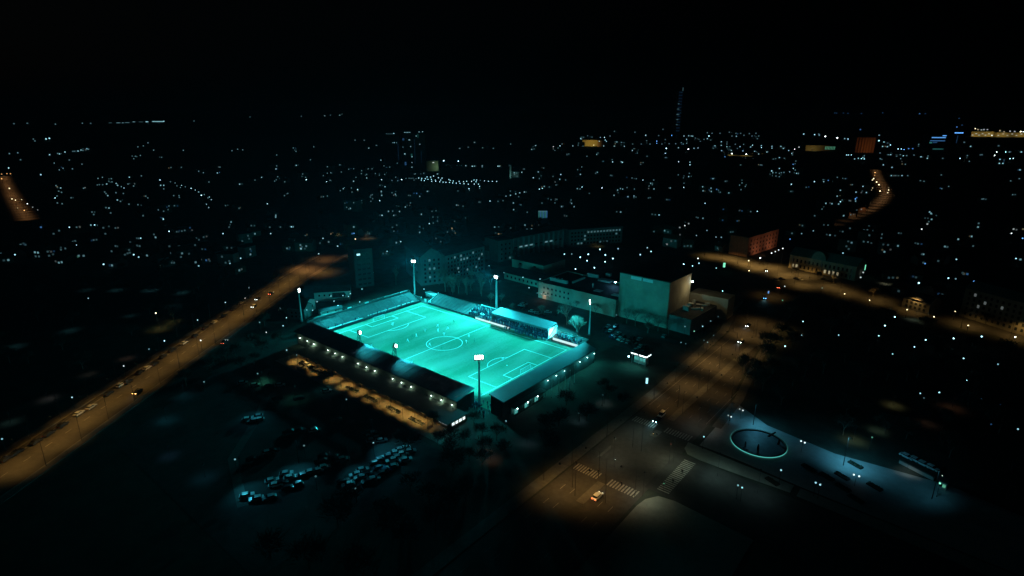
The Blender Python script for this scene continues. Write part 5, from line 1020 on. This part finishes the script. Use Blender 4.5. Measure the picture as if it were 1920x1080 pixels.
a, b = at(1686, 868), at(1750, 901); v = b-a; mb = MB(); mb.box(((a.x+b.x)/2, (a.y+b.y)/2, .6), (v.length, .5, 1.2), math.atan2(v.y, v.x)); mb.build('wall', M_concl, t); mb = MB(); mb.box(((a.x+b.x)/2, (a.y+b.y)/2, 1.26), (v.length+.2, .7, .12), math.atan2(v.y, v.x)); mb.build('coping', M_conc, t)
t = block('plaza_kiosk', 'tiny pale kiosk glowing green at the right end of the plaza wall', 'kiosk', at(1757, 915), at(1773, 921), 3, 2.8, M_wallw, M_roof, cols=2, rows=1, z0=1.5, wsz=(.8, 1), lit=[(1, 0)], litm=emat('g', .35), pad=.3)

# ------------------------------------------------------------------ cars
def car_proto(name, paint, label, lights=None, van=False):
    t = thing(name, label, 'van' if van else 'car')
    H = 1.9 if van else 1.42
    def prof(mb, pts, hw0, hw1):
        n = len(pts); V = [(x, -(hw0 if z < .85 else hw1), z) for x, z in pts]+[(x, (hw0 if z < .85 else hw1), z) for x, z in pts]
        mb.add(V, [tuple(range(n)), tuple(range(2*n-1, n-1, -1))]+[(i, i+n, (i+1) % n+n, (i+1) % n) for i in range(n)])
    mb = MB(); prof(mb, [(-2.15, .35), (2.15, .35), (2.2, .6), (2.05, .78), (1.1, .9), (-1.9, .95), (-2.2, .85), (-2.22, .55)], .9, .82)
    mb.build('body', PAINT[paint], t)
    mb = MB(); prof(mb, [(1.1, .88), (.35, H-.08), (-1.3 if not van else -2.0, H-.08), (-1.95 if not van else -2.12, .9)], .8, .72); mb.build('windows', M_glassd, t)
    mb = MB(); mb.box((-.45 if not van else -.8, 0, H-.04), (1.75 if not van else 2.5, 1.46, .1)); mb.build('roof', PAINT[paint], t)
    w_ = MB(); w_.tube((0, -.1, 0), (0, .1, 0), .32, n=10); wm = w_.mesh('wheel', M_rubber)
    for x in (-1.35, 1.35):
        for y in (-.82, .82): put('wheel', wm, t, (x, y, .32))
    for nm, x, m_ in (('headlight', 2.17, emat(lights[0], lights[1]) if lights else M_glassd), ('taillight', -2.2, emat('r', lights[2]) if lights else PAINT['red'])):
        mb = MB(); mb.box((0, 0, 0), (.1, .36, .16)); lm = mb.mesh(nm, m_)
        for y in (-.6, .6): put(nm, lm, t, (x, y, .68))
    return t
PROT = {}
def car(paint, x, y, rz, label, grp, lights=None, key=None, van=False, nm='parked_car'):
    k = (paint, key, van)
    if k not in PROT:
        PROT[k] = car_proto(nm, paint, label, lights, van); t = PROT[k]; t.location = (x, y, .02); t.rotation_euler = (0, 0, rz); t['group'] = grp; t['label'] = label; return t
    return dup(PROT[k], (x, y, .02), rz, label, grp)
cr_ = random.Random(11); PN = {'white': 'white', 'silver': 'silver', 'dark': 'black', 'red': 'red', 'blue': 'blue'}
angL = math.atan2(180, -133)
for px, py, pt in ((12, 860, 'dark'), (32, 848, 'dark'), (68, 828, 'dark'), (92, 813, 'dark'), (117, 797, 'dark'), (148, 775, 'silver'), (171, 763, 'silver'), (203, 738, 'dark'), (226, 722, 'silver'), (240, 716, 'dark'), (262, 698, 'dark'), (276, 690, 'silver'), (290, 682, 'dark'), (305, 669, 'dark'), (322, 657, 'dark'), (345, 643, 'silver'), (365, 630, 'dark'), (384, 615, 'dark'), (402, 604, 'silver'), (420, 592, 'dark'), (436, 580, 'dark'), (452, 568, 'silver'), (468, 557, 'dark')):
    p = at(px, py, .5); car(pt, p.x, p.y, angL, '%s car parked along the left kerb of the orange lit road' % PN[pt], '%s cars parked along the left road' % PN[pt])
# car park below the stadium: (px,py) per sighting
for px, py, pt in ((758, 841, 'white'), (747, 844, 'white'), (769, 846, 'silver'), (738, 850, 'white'), (755, 851, 'white'), (726, 856, 'silver'), (747, 857, 'white'), (735, 863, 'white'), (761, 862, 'white'), (714, 862, 'dark'), (705, 868, 'dark'), (712, 877, 'blue'), (735, 875, 'silver'), (723, 882, 'blue'), (714, 888, 'dark'), (701, 898, 'silver'), (690, 903, 'dark'), (680, 881, 'silver'), (667, 890, 'white'), (676, 895, 'silver'), (688, 889, 'dark'), (653, 909, 'silver'), (645, 903, 'dark'), (657, 922, 'dark'),
        (643, 861, 'silver'), (630, 862, 'dark'), (608, 876, 'white'), (594, 883, 'silver'), (578, 886, 'silver'), (565, 892, 'dark'), (545, 895, 'white'), (537, 888, 'silver'), (556, 908, 'dark'), (542, 914, 'dark'), (528, 905, 'dark'), (510, 901, 'white'), (517, 909, 'white'), (480, 935, 'white'), (505, 933, 'silver'), (463, 929, 'white'), (602, 865, 'dark'), (608, 855, 'dark'), (622, 858, 'dark'), (715, 826, 'silver'), (708, 821, 'dark'), (697, 813, 'silver'), (690, 812, 'dark'), (704, 814, 'dark'), (698, 826, 'silver'),
        (465, 786, 'white'), (474, 789, 'silver'), (484, 787, 'white'), (482, 781, 'silver'), (590, 807, 'silver'), (562, 806, 'dark'), (541, 810, 'dark'), (503, 848, 'silver'), (512, 845, 'dark'), (474, 861, 'dark'), (630, 788, 'dark'), (455, 718, 'silver'), (478, 722, 'silver'), (500, 725, 'dark'), (520, 747, 'dark'), (560, 747, 'dark'), (612, 733, 'silver'), (525, 722, 'silver')):
    p = at(px, py, .5); car(pt, p.x, p.y, R(62)+cr_.choice((0, math.pi))+cr_.uniform(-.06, .06), '%s car parked in the dark car park below the stadium' % PN[pt], '%s cars in the lower car park' % PN[pt])
for px, py, pt in ((978, 573, 'silver'), (982, 570, 'silver'), (973, 577, 'dark'), (998, 584, 'white'), (1009, 588, 'silver'), (1028, 585, 'white'), (988, 580, 'dark'), (1016, 592, 'dark'), (1038, 590, 'dark')):
    p = at(px, py, .5); car(pt, p.x, p.y, R(20)+cr_.uniform(-.2, .2), '%s car parked behind the covered far stand' % PN[pt], '%s cars behind the covered far stand' % PN[pt])
for px, py, pt in ((1145, 620, 'white'), (1148, 630, 'blue'), (1159, 625, 'silver'), (1152, 634, 'dark'), (1162, 635, 'white'), (1170, 638, 'silver'), (1177, 641, 'silver'), (1186, 643, 'dark'), (1193, 646, 'dark'), (1201, 649, 'silver'), (1208, 650, 'dark'), (1199, 636, 'silver'), (1155, 612, 'dark'), (1168, 630, 'dark'), (1185, 634, 'dark'), (1136, 622, 'dark'), (1140, 612, 'silver'), (1132, 615, 'dark'), (1245, 630, 'silver'), (1203, 661, 'dark'), (1192, 656, 'silver')):
    p = at(px, py, .5); car(pt, p.x, p.y, R(95)+cr_.choice((0, math.pi))+cr_.uniform(-.06, .06), '%s car parked between end stand and theatre' % PN[pt], '%s cars between end stand and theatre' % PN[pt])
for i, (px, py) in enumerate(((1700, 856), (1716, 862), (1731, 870), (1747, 877))):
    p = at(px, py, .5); car('white', p.x, p.y, R(-24), ['first', 'second', 'third', 'fourth'][i]+' white car from the ring fountain in the short row above the plaza wall', 'white cars above the plaza wall')
for px, py, pt in ((568, 682, 'dark'), (576, 684, 'silver'), (587, 691, 'dark'), (600, 697, 'dark'), (610, 700, 'dark'), (565, 690, 'silver')):
    p = at(px, py, .5); car(pt, p.x, p.y, R(8), '%s car parked at the left end of the orange forecourt' % PN[pt], '%s cars on the forecourt' % PN[pt])
for px, py, pt in ((1440, 545, 'dark'), (1455, 525, 'silver'), (1466, 523, 'dark'), (1494, 523, 'dark'), (1500, 524, 'silver'), (1545, 524, 'dark'), (1557, 527, 'dark'), (1885, 604, 'white')):
    p = at(px, py, .5); car(pt, p.x, p.y, R(-20), '%s car standing on the amber lit park boulevard' % PN[pt], '%s cars on the park boulevard' % PN[pt])
for px, py, qx, qy, pw, lb in ((700, 829, 742, 852, 2600, 'car park mast above the brightest group of parked cars'), (655, 872, 675, 893, 900, 'added car park mast between the two middle car rows'), (560, 868, 555, 890, 1500, 'added car park mast above the lower left car row'), (480, 770, 474, 787, 700, 'added car park mast above the small left group of cars'), (455, 905, 470, 930, 1500, 'added car park mast at the lower left corner of the car park'), (1150, 600, 1165, 632, 1100, 'added car park mast between theatre and end stand')):  # all but the first mast added to light the parked cars
    p = at(px, py); t = thing('car_park_mast', lb, 'lamp mast', (p.x, p.y, 0), 0, 'car park masts'); mb = MB(); mb.tube((0, 0, 0), (0, 0, 9), .12, .07, 6); mb.build('pole', M_dark, t); mb = MB(); mb.box((0, 0, 9.1), (.9, .4, .16)); mb.build('lamp_housing', M_dark, t); q = at(qx, qy)
    lamp_light('mast_light', 'SPOT', (p.x, p.y, 8.8), (.06, .62, .85), pw*1.7, t, (q.x, q.y, 0), 90, 1, .3)
# moving cars
def beam(x, y, rz, pw, col=(.75, .9, 1)):
    c, s = math.cos(rz), math.sin(rz); return dict(loc=(x+2.4*c, y+2.4*s, .75), aim=(x+14*c, y+14*s, -1), pw=pw, col=col)
for key, px, py, rz, pt, lb, li, pw in (('a', 1232, 787, R(-90), 'dark', 'dark car with white headlights stopped before the upper zebra crossing', ('w', 34, 1), 420), ('b', 1390, 640, R(-95), 'dark', 'dark car with white headlights coming down the boulevard, nearer one', ('p', 26, 1), 160), ('c', 1403, 610, R(-95), 'dark', 'dark car with white headlights coming down the boulevard, farther one', ('p', 26, 1), 160),
        ('d', 1120, 930, R(90), 'white', 'pale car with glowing red tail lights leaving the lower zebra crossing', ('p', 3, 7), 60), ('e', 258, 734, angL+math.pi, 'dark', 'dark car with orange headlights driving down the left road', ('o', 16, 1), 60), ('f', 476, 574, angL+math.pi, 'silver', 'silver car with pale headlights driving down the upper left road', ('p', 7, 1), 60), ('g', 508, 550, angL, 'dark', 'dark car with red tail lights near the far junction of the left road', ('p', 3, 10), 40), ('h', 483, 560, angL+math.pi, 'dark', 'dark car with white headlights near the far junction of the left road', ('p', 12, 1), 60),
        ('i', 1434, 558, R(-75), 'blue', 'blue car with cold headlights turning into the boulevard', ('b', 18, 1), 260), ('j', 1460, 538, R(100), 'dark', 'dark car with red tail lights on the park boulevard bend', ('p', 3, 14), 60), ('k', 1436, 507, R(-60), 'dark', 'dark car with white headlights before the brick block', ('p', 22, 1), 60), ('l', 421, 641, angL, 'dark', 'dark car with pale lights at the kerb of the upper left road', ('p', 5, 4), 30)):
    p = at(px, py, .6); t = car(pt, p.x, p.y, rz, lb, 'cars on the move', li, key, nm='moving_car')
    bm = beam(p.x, p.y, rz, pw, (.3, .85, 1) if key in 'ai' else (.9, .9, .8)); lamp_light('headlight_beam', 'SPOT', bm['loc'], bm['col'], bm['pw'], t, bm['aim'], 70, 1, .15)

p = at(1240, 778, .6); car('white', p.x, p.y, R(-90), 'white van waiting behind the dark car at the upper zebra crossing', 'cars on the move', None, 'van', True, nm='van')
# ------------------------------------------------------------------ people
def figure_mesh(joints, edges, radii, name, sub=1):
    me = bpy.data.meshes.new('tmp'); me.from_pydata(joints, edges, []); o = bpy.data.objects.new('tmp', me); COL.objects.link(o)
    sk = o.modifiers.new('s', 'SKIN'); sk.use_smooth_shade = True
    for i, r in enumerate(radii): me.skin_vertices[0].data[i].radius = (r, r); me.skin_vertices[0].data[i].use_root = i == 0
    if sub: s = o.modifiers.new('u', 'SUBSURF'); s.levels = sub; s.render_levels = sub
    dg = bpy.context.evaluated_depsgraph_get(); out = bpy.data.meshes.new_from_object(o.evaluated_get(dg)); out.name = name
    bpy.data.objects.remove(o); return out
def pose(kind):
    lf, rf = (0, 0), (0, 0); la = ra = 0
    if kind == 'run': lf, rf, la, ra = (.42, .05), (-.4, .32), -.4, .4
    if kind == 'walk': lf, rf, la, ra = (.25, 0), (-.25, .05), -.2, .2
    kl = (lf[0]*.5+.05+(0.1 if kind == 'run' else 0), .1, .48+lf[1]*.4); kr = (rf[0]*.4+.05, -.1, .48+rf[1]*.35)
    ax = .16 if kind != 'wide' else .45
    J = [(0, 0, .95), (0.02, 0, 1.2), (.03, 0, 1.42), (.03, 0, 1.52), (.05, 0, 1.66), (.05, 0, 1.75),
         (0, .1, .9), kl, (lf[0], .11, .07+lf[1]), (lf[0]+.2, .12, .04+lf[1]), (0, -.1, .9), kr, (rf[0], -.11, .07+rf[1]), (rf[0]+.2, -.12, .04+rf[1]),
         (.03, .19, 1.4), (la*.5, .19+ax*.7, 1.13), (la+.1, .19+ax, .92), (la+.15, .19+ax, .84), (.03, -.19, 1.4), (ra*.5, -.19-ax*.7, 1.13), (ra+.1, -.19-ax, .92), (ra+.15, -.19-ax, .84)]
    E = [(0, 1), (1, 2), (2, 3), (3, 4), (4, 5), (0, 6), (6, 7), (7, 8), (8, 9), (0, 10), (10, 11), (11, 12), (12, 13), (2, 14), (14, 15), (15, 16), (16, 17), (2, 18), (18, 19), (19, 20), (20, 21)]
    rad = [.14, .13, .14, .06, .1, .08, .1, .07, .045, .04, .1, .07, .045, .04, .065, .048, .035, .03, .065, .048, .035, .03]
    return J, E, rad
def person_set(kind):
    J, E, rad = pose(kind); body = figure_mesh(J, E, rad, 'body'); body.materials.append(M_skin)
    ids = [0, 1, 2, 14, 15, 18, 19]; mp = {v: i for i, v in enumerate(ids)}; ed = [(a, b) for a, b in E if a in mp and b in mp]
    body.materials.append(M_skin)
    for f in body.polygons: f.material_index = 1 if f.center.z > 1.5 or (f.center.z > .8 and abs(f.center.y) > .33 and f.center.z < .93) else 0
    shirt = figure_mesh([J[i] for i in ids], [(mp[a], mp[b]) for a, b in ed], [rad[i]+.06 for i in ids], 'shirt')
    ids = [0, 6, 7, 10, 11]; mp = {v: i for i, v in enumerate(ids)}; JJ = [J[0], J[6], tuple(Vector(J[6]).lerp(Vector(J[7]), .7)), J[10], tuple(Vector(J[10]).lerp(Vector(J[11]), .7))]
    shorts = figure_mesh(JJ, [(0, 1), (1, 2), (0, 3), (3, 4)], [.165, .13, .12, .13, .12], 'shorts')
    mb = MB(); mb.ball((.035, 0, 1.73), .105, 8, 6, .9); hair = mb.mesh('hair', M_hair)
    return body, shirt, shorts, hair
PS = {k: person_set(k) for k in ('stand', 'run', 'walk', 'wide')}
KITM = {}
def person(px, py, kind, rz, kit, label, z=.05, grp='players and officials on the pitch'):
    p = at(px, py, z+.85); t = thing('person', label, 'person', (p.x, p.y, z), rz, grp); b, s, sh, h = PS[kind]
    if (kind, kit.name) not in KITM:
        a, c, b2 = s.copy(), sh.copy(), b.copy()
        for q in (a, c): q.materials.clear(); q.materials.append(kit)
        b2.materials[0] = kit; KITM[(kind, kit.name)] = (a, c, b2)
    a, c, b = KITM[(kind, kit.name)]
    t.scale = (1.5, 1.5, 1.22) if grp.startswith('players') else (1.1, 1.1, 1.05); put('body', b, t); put('shirt', a, t); put('shorts', c, t); put('hair', h, t); return t
for px, py, kd, rz, kit, lb in ((764, 638.5, 'run', .3, M_kitw, 'white kitted player nearest the two roof floodlights'), (780.6, 629, 'walk', 1, M_kitw, 'white kitted player between the roof floodlight and the lone deep player'), (796.8, 619.8, 'run', 2, M_kitw, 'white kitted player in front of the left penalty arc'), (820.8, 611, 'run', 3, M_kitw, 'white kitted player farthest up the pitch, of two in line'), (821.2, 619.2, 'stand', .5, M_kitw, 'white kitted player just below the farthest one, of two in line'), (839.5, 615.3, 'run', 4, M_kitw, 'white kitted player farthest right of the group above the centre circle'), (832.6, 626.6, 'walk', 5, M_kitw, 'white kitted player at the top edge of the centre circle'), (879.2, 630.6, 'run', 2.5, M_kitw, 'white kitted player upper of the pair right of the centre circle'), (874.4, 640.8, 'wide', 1.2, M_kitw, 'white kitted player lower of the pair right of the centre circle'), (805.4, 646.2, 'run', .2, M_kitw, 'white kitted player inside the left half of the centre circle'), (736.5, 607.5, 'wide', 0, M_kitw, 'goalkeeper standing inside the left penalty area'),
        (772.8, 631.4, 'run', 2, M_kitg, 'green kitted player beside the leftmost white players'), (828.6, 652.5, 'walk', 3, M_kitg, 'green kitted player at the lower edge of the centre circle'), (877, 642.8, 'run', 4, M_kitg, 'green kitted player marking the lower white player right of the circle'), (889.8, 638.8, 'walk', 4, M_kitg, 'green kitted player alone right of the centre circle'), (943, 673.5, 'wide', 3.1, M_kitw, 'goalkeeper standing on the right penalty area line'), (851, 603.5, 'run', 1, M_kitg, 'green kitted player alone near the far touchline'),
        (696.5, 648.5, 'walk', .2, M_kitw, 'assistant referee on the near touchline beside the left roof floodlight'), (771.6, 680, 'stand', 1.6, M_kitw, 'assistant referee on the near touchline beyond the main stand roof edge'), (866, 595.5, 'walk', 1.6, M_kitw, 'official standing on the far touchline before the open bank')):
    person(px, py, kd, rz, kit, lb)
for px, py, lb in ((1081, 868, 'pedestrian waiting left of the lower zebra crossing'), (1122, 884, 'pedestrian on the traffic island of the lower zebra crossing'), (1165, 907, 'pedestrian at the right end of the lower zebra crossing'), (1262, 902, 'pedestrian waiting at the side street crossing'), (1279, 884, 'pedestrian crossing the side street')):
    person(px, py, 'walk', 1.0, M_kitd, lb, .13, 'pedestrians at the crossroads')
for px, py, hh, co, lb in ((1152, 876, 3.6, 'p', 'traffic signal on the crossroads island with a small bright lamp'), (1257, 846, 3.4, 'r', 'traffic signal at the rounded pavement corner of the plaza'), (1244, 921, 3.4, 'g', 'traffic signal at the corner of the lower pavement'), (1224, 826, 3.4, 'o', 'traffic signal on the median below the upper zebra crossing')):
    p = at(px, py); t = thing('traffic_signal', lb, 'traffic light', (p.x, p.y, .05), random.uniform(0, 1.5), 'traffic signals of the crossroads')
    mb = MB(); mb.tube((0, 0, 0), (0, 0, hh), .08, .06, 6); mb.build('post', M_dark, t); box_on(t, 'signal_head', (0, -.12, hh-.5), (.32, .22, 1.0), M_dark)
    for i in range(3):
        mb = MB(); mb.ball((0, -.25, hh-.2-i*.3), .1, 8, 5); mb.build('signal_lens', emat(co, 3.0) if i == 1 else M_glassd, t)
# spectators, packed close: one mass per block
def crowd(name, label, spots):
    J, E, rad = pose('stand'); base = figure_mesh(J, E, [r*1.15 for r in rad], 'crowd_base', 0); vs = [v.co.copy() for v in base.vertices]; fs = [tuple(f.vertices) for f in base.polygons]
    mb = MB(); mm = [mat('coats_dark', (.03, .035, .05), .9, .3, 2), mat('coats_blue', (.06, .1, .16), .9, .3, 2), mat('coats_pale', (.35, .38, .4), .9, .3, 2)]
    for x, y, z in spots:
        a = random.uniform(-.6, .6)-math.pi/2; c, s = math.cos(a), math.sin(a); sc_ = random.uniform(.9, 1.05); mb.k = random.choices((0, 1, 2), (6, 4, 1.2))[0]
        mb.add([(x+(v.x*c-v.y*s)*sc_, y+(v.x*s+v.y*c)*sc_, z+v.z*sc_) for v in vs], fs)
    tag(mb.build(name, mm), label, 'crowd', kind='stuff')
rr = random.Random(5)
crowd('crowd', 'dense dark crowd on the open bank below the middle mast', [(rr.uniform(-19, -1), 38.4+.95*r-.0, .7+.42*r) for r in range(8) for _ in range(22)])
crowd('crowd', 'dense dark crowd under the roof of the covered far stand', [(rr.uniform(0, 36), 38.4+1.1*r, .8+.48*r) for r in range(5) for _ in range(48)])
crowd('crowd', 'line of spectators on the small uncovered end block', [(rr.uniform(39.5, 56), 40.2+1.1*r, 1.0+.4*r) for r in range(3) for _ in range(18)])
crowd('crowd', 'knots of spectators standing at the near corner between the stands', [(rr.uniform(52, 66), -38+rr.uniform(-5, 4) , .05) for _ in range(46)])
crowd('crowd', 'spectators standing along the front of the covered far stand', [(rr.uniform(10, 39), 35.2+rr.uniform(-.5, .9), .05) for _ in range(40)])
crowd('crowd', 'scattered spectators along the rail of the open terrace', [(-58+rr.uniform(-2, .3), rr.uniform(-33, 30), 1.2) for _ in range(24)])
for i, (px, py) in enumerate(((888, 588.5), (897, 588.5), (904, 593))):
    p = at(px, py, .6); t = thing('team_shelter', 'white roofed team shelter on the far touchline, '+['left one of three', 'middle one of three', 'right one of three'][i], 'shelter', (p.x, p.y, .05)); box_on(t, 'roof', (0, 0, 2.0), (4, 1.6, .12), M_white); box_on(t, 'back_panel', (0, .75, 1), (4, .1, 2), M_white)
    box_on(t, 'bench', (0, .3, .45), (3.6, .5, .1), M_dark)

# ------------------------------------------------------------------ woods and street trees, kept off the sight lines of the lamps
NOTREE = [(-60, 76, -68, 66), (46, 95, 84, 127)]
def clear(x, y, hh, wpx=7):
    a = pix((x, y, 0)); b = pix((x, y, hh))
    for lx, ly in LAMP_PIX:
        if abs(lx-a[0]) < wpx and b[1]-3 < ly < a[1]-3: return False
    return True
def wood(poly, nmax, kinds, smin, smax, label, grp, wpx=8):
    x0, x1 = min(p[0] for p in poly), max(p[0] for p in poly); y0, y1 = min(p[1] for p in poly), max(p[1] for p in poly); done = []; k = 0
    while len(done) < nmax and k < nmax*40:
        k += 1; x, y = rr.uniform(x0, x1), rr.uniform(y0, y1); ins = False
        for i in range(len(poly)):
            (ax, ay), (bx, by) = poly[i], poly[(i+1) % len(poly)]
            if (ay > y) != (by > y) and x < (bx-ax)*(y-ay)/(by-ay)+ax: ins = not ins
        s = rr.uniform(smin, smax); kd = rr.choice(kinds)
        if not ins or any((x-a)**2+(y-b)**2 < 30*s for a, b in done) or not clear(x, y, 11*s, wpx): continue
        done.append((x, y)); tree(kd, x, y, s, label, grp)
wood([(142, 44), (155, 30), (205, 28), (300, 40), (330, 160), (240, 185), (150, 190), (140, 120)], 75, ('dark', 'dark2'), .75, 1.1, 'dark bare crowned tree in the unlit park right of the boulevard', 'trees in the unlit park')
wood([(78, -75), (104, -75), (104, -130), (62, -140), (62, -72)], 16, ('dark', 'dark2'), .7, 1.0, 'dark tree in the black thicket below the end stand', 'trees in the thicket below the end stand')
wood([(80, -62), (102, -62), (103, 0), (84, 28), (80, -10)], 9, ('dark', 'dark2'), .55, .8, 'dark tree on the lawn between end stand and boulevard', 'trees on the end stand lawn')
wood([(-75, -160), (-110, -115), (-160, -40), (-200, 0), (-330, -40), (-200, -160), (-100, -190)], 34, ('dark', 'dark2'), .6, .95, 'dark tree on the unlit ground left of the orange road', 'trees left of the orange road')
wood([(-45, -115), (-90, -60), (-110, -20), (-90, -12), (-66, -45), (-50, -68), (-30, -95)], 12, ('dark', 'dark2'), .6, .9, 'dark tree between the orange road and the stadium', 'trees between road and stadium')
wood([(-100, 50), (-62, 58), (-30, 72), (-40, 100), (-70, 74), (-95, 62)], 14, ('tall', 'bare2'), .6, .85, 'slim bare tree in the grove behind the far corner', 'trees in the grove behind the far corner')
wood([(-30, 60), (20, 60), (14, 66), (-30, 70)], 4, ('bare', 'bare2'), .4, .6, 'small bare tree beside the car row behind the far stand', 'small trees behind the far stand')
wood([(98, 262), (140, 248), (170, 236), (230, 212), (230, 204), (170, 224), (130, 240), (98, 252)], 7, ('dark', 'bare'), .6, .8, 'bare street tree along the park boulevard front', 'street trees along the park boulevard', 6)
wood([(-420, 120), (-250, 40), (-130, 150), (-40, 220), (-60, 330), (-300, 300)], 40, ('dark', 'dark2'), .6, .9, 'dark tree among the houses beyond the stadium', 'trees among the houses beyond', 7)

# ------------------------------------------------------------------ night haze: the floodlights glow in it
mb = MB(); mb.box((0, 0, 119), (49000, 49000, 240)); hz = mb.build('haze', []); tag(hz, kind='stuff', label='thin even night haze over the whole city')
hm = bpy.data.materials.new('haze_air'); hm.use_nodes = True; n = hm.node_tree.nodes
n.remove(n['Principled BSDF']); pv = n.new('ShaderNodeVolumePrincipled'); pv.inputs['Color'].default_value = (.4, .75, 1, 1); pv.inputs['Density'].default_value = HAZE; pv.inputs['Anisotropy'].default_value = .55
hm.node_tree.links.new(pv.outputs[0], n['Material Output'].inputs['Volume'])
hz.data.materials.clear(); hz.data.materials.append(hm)

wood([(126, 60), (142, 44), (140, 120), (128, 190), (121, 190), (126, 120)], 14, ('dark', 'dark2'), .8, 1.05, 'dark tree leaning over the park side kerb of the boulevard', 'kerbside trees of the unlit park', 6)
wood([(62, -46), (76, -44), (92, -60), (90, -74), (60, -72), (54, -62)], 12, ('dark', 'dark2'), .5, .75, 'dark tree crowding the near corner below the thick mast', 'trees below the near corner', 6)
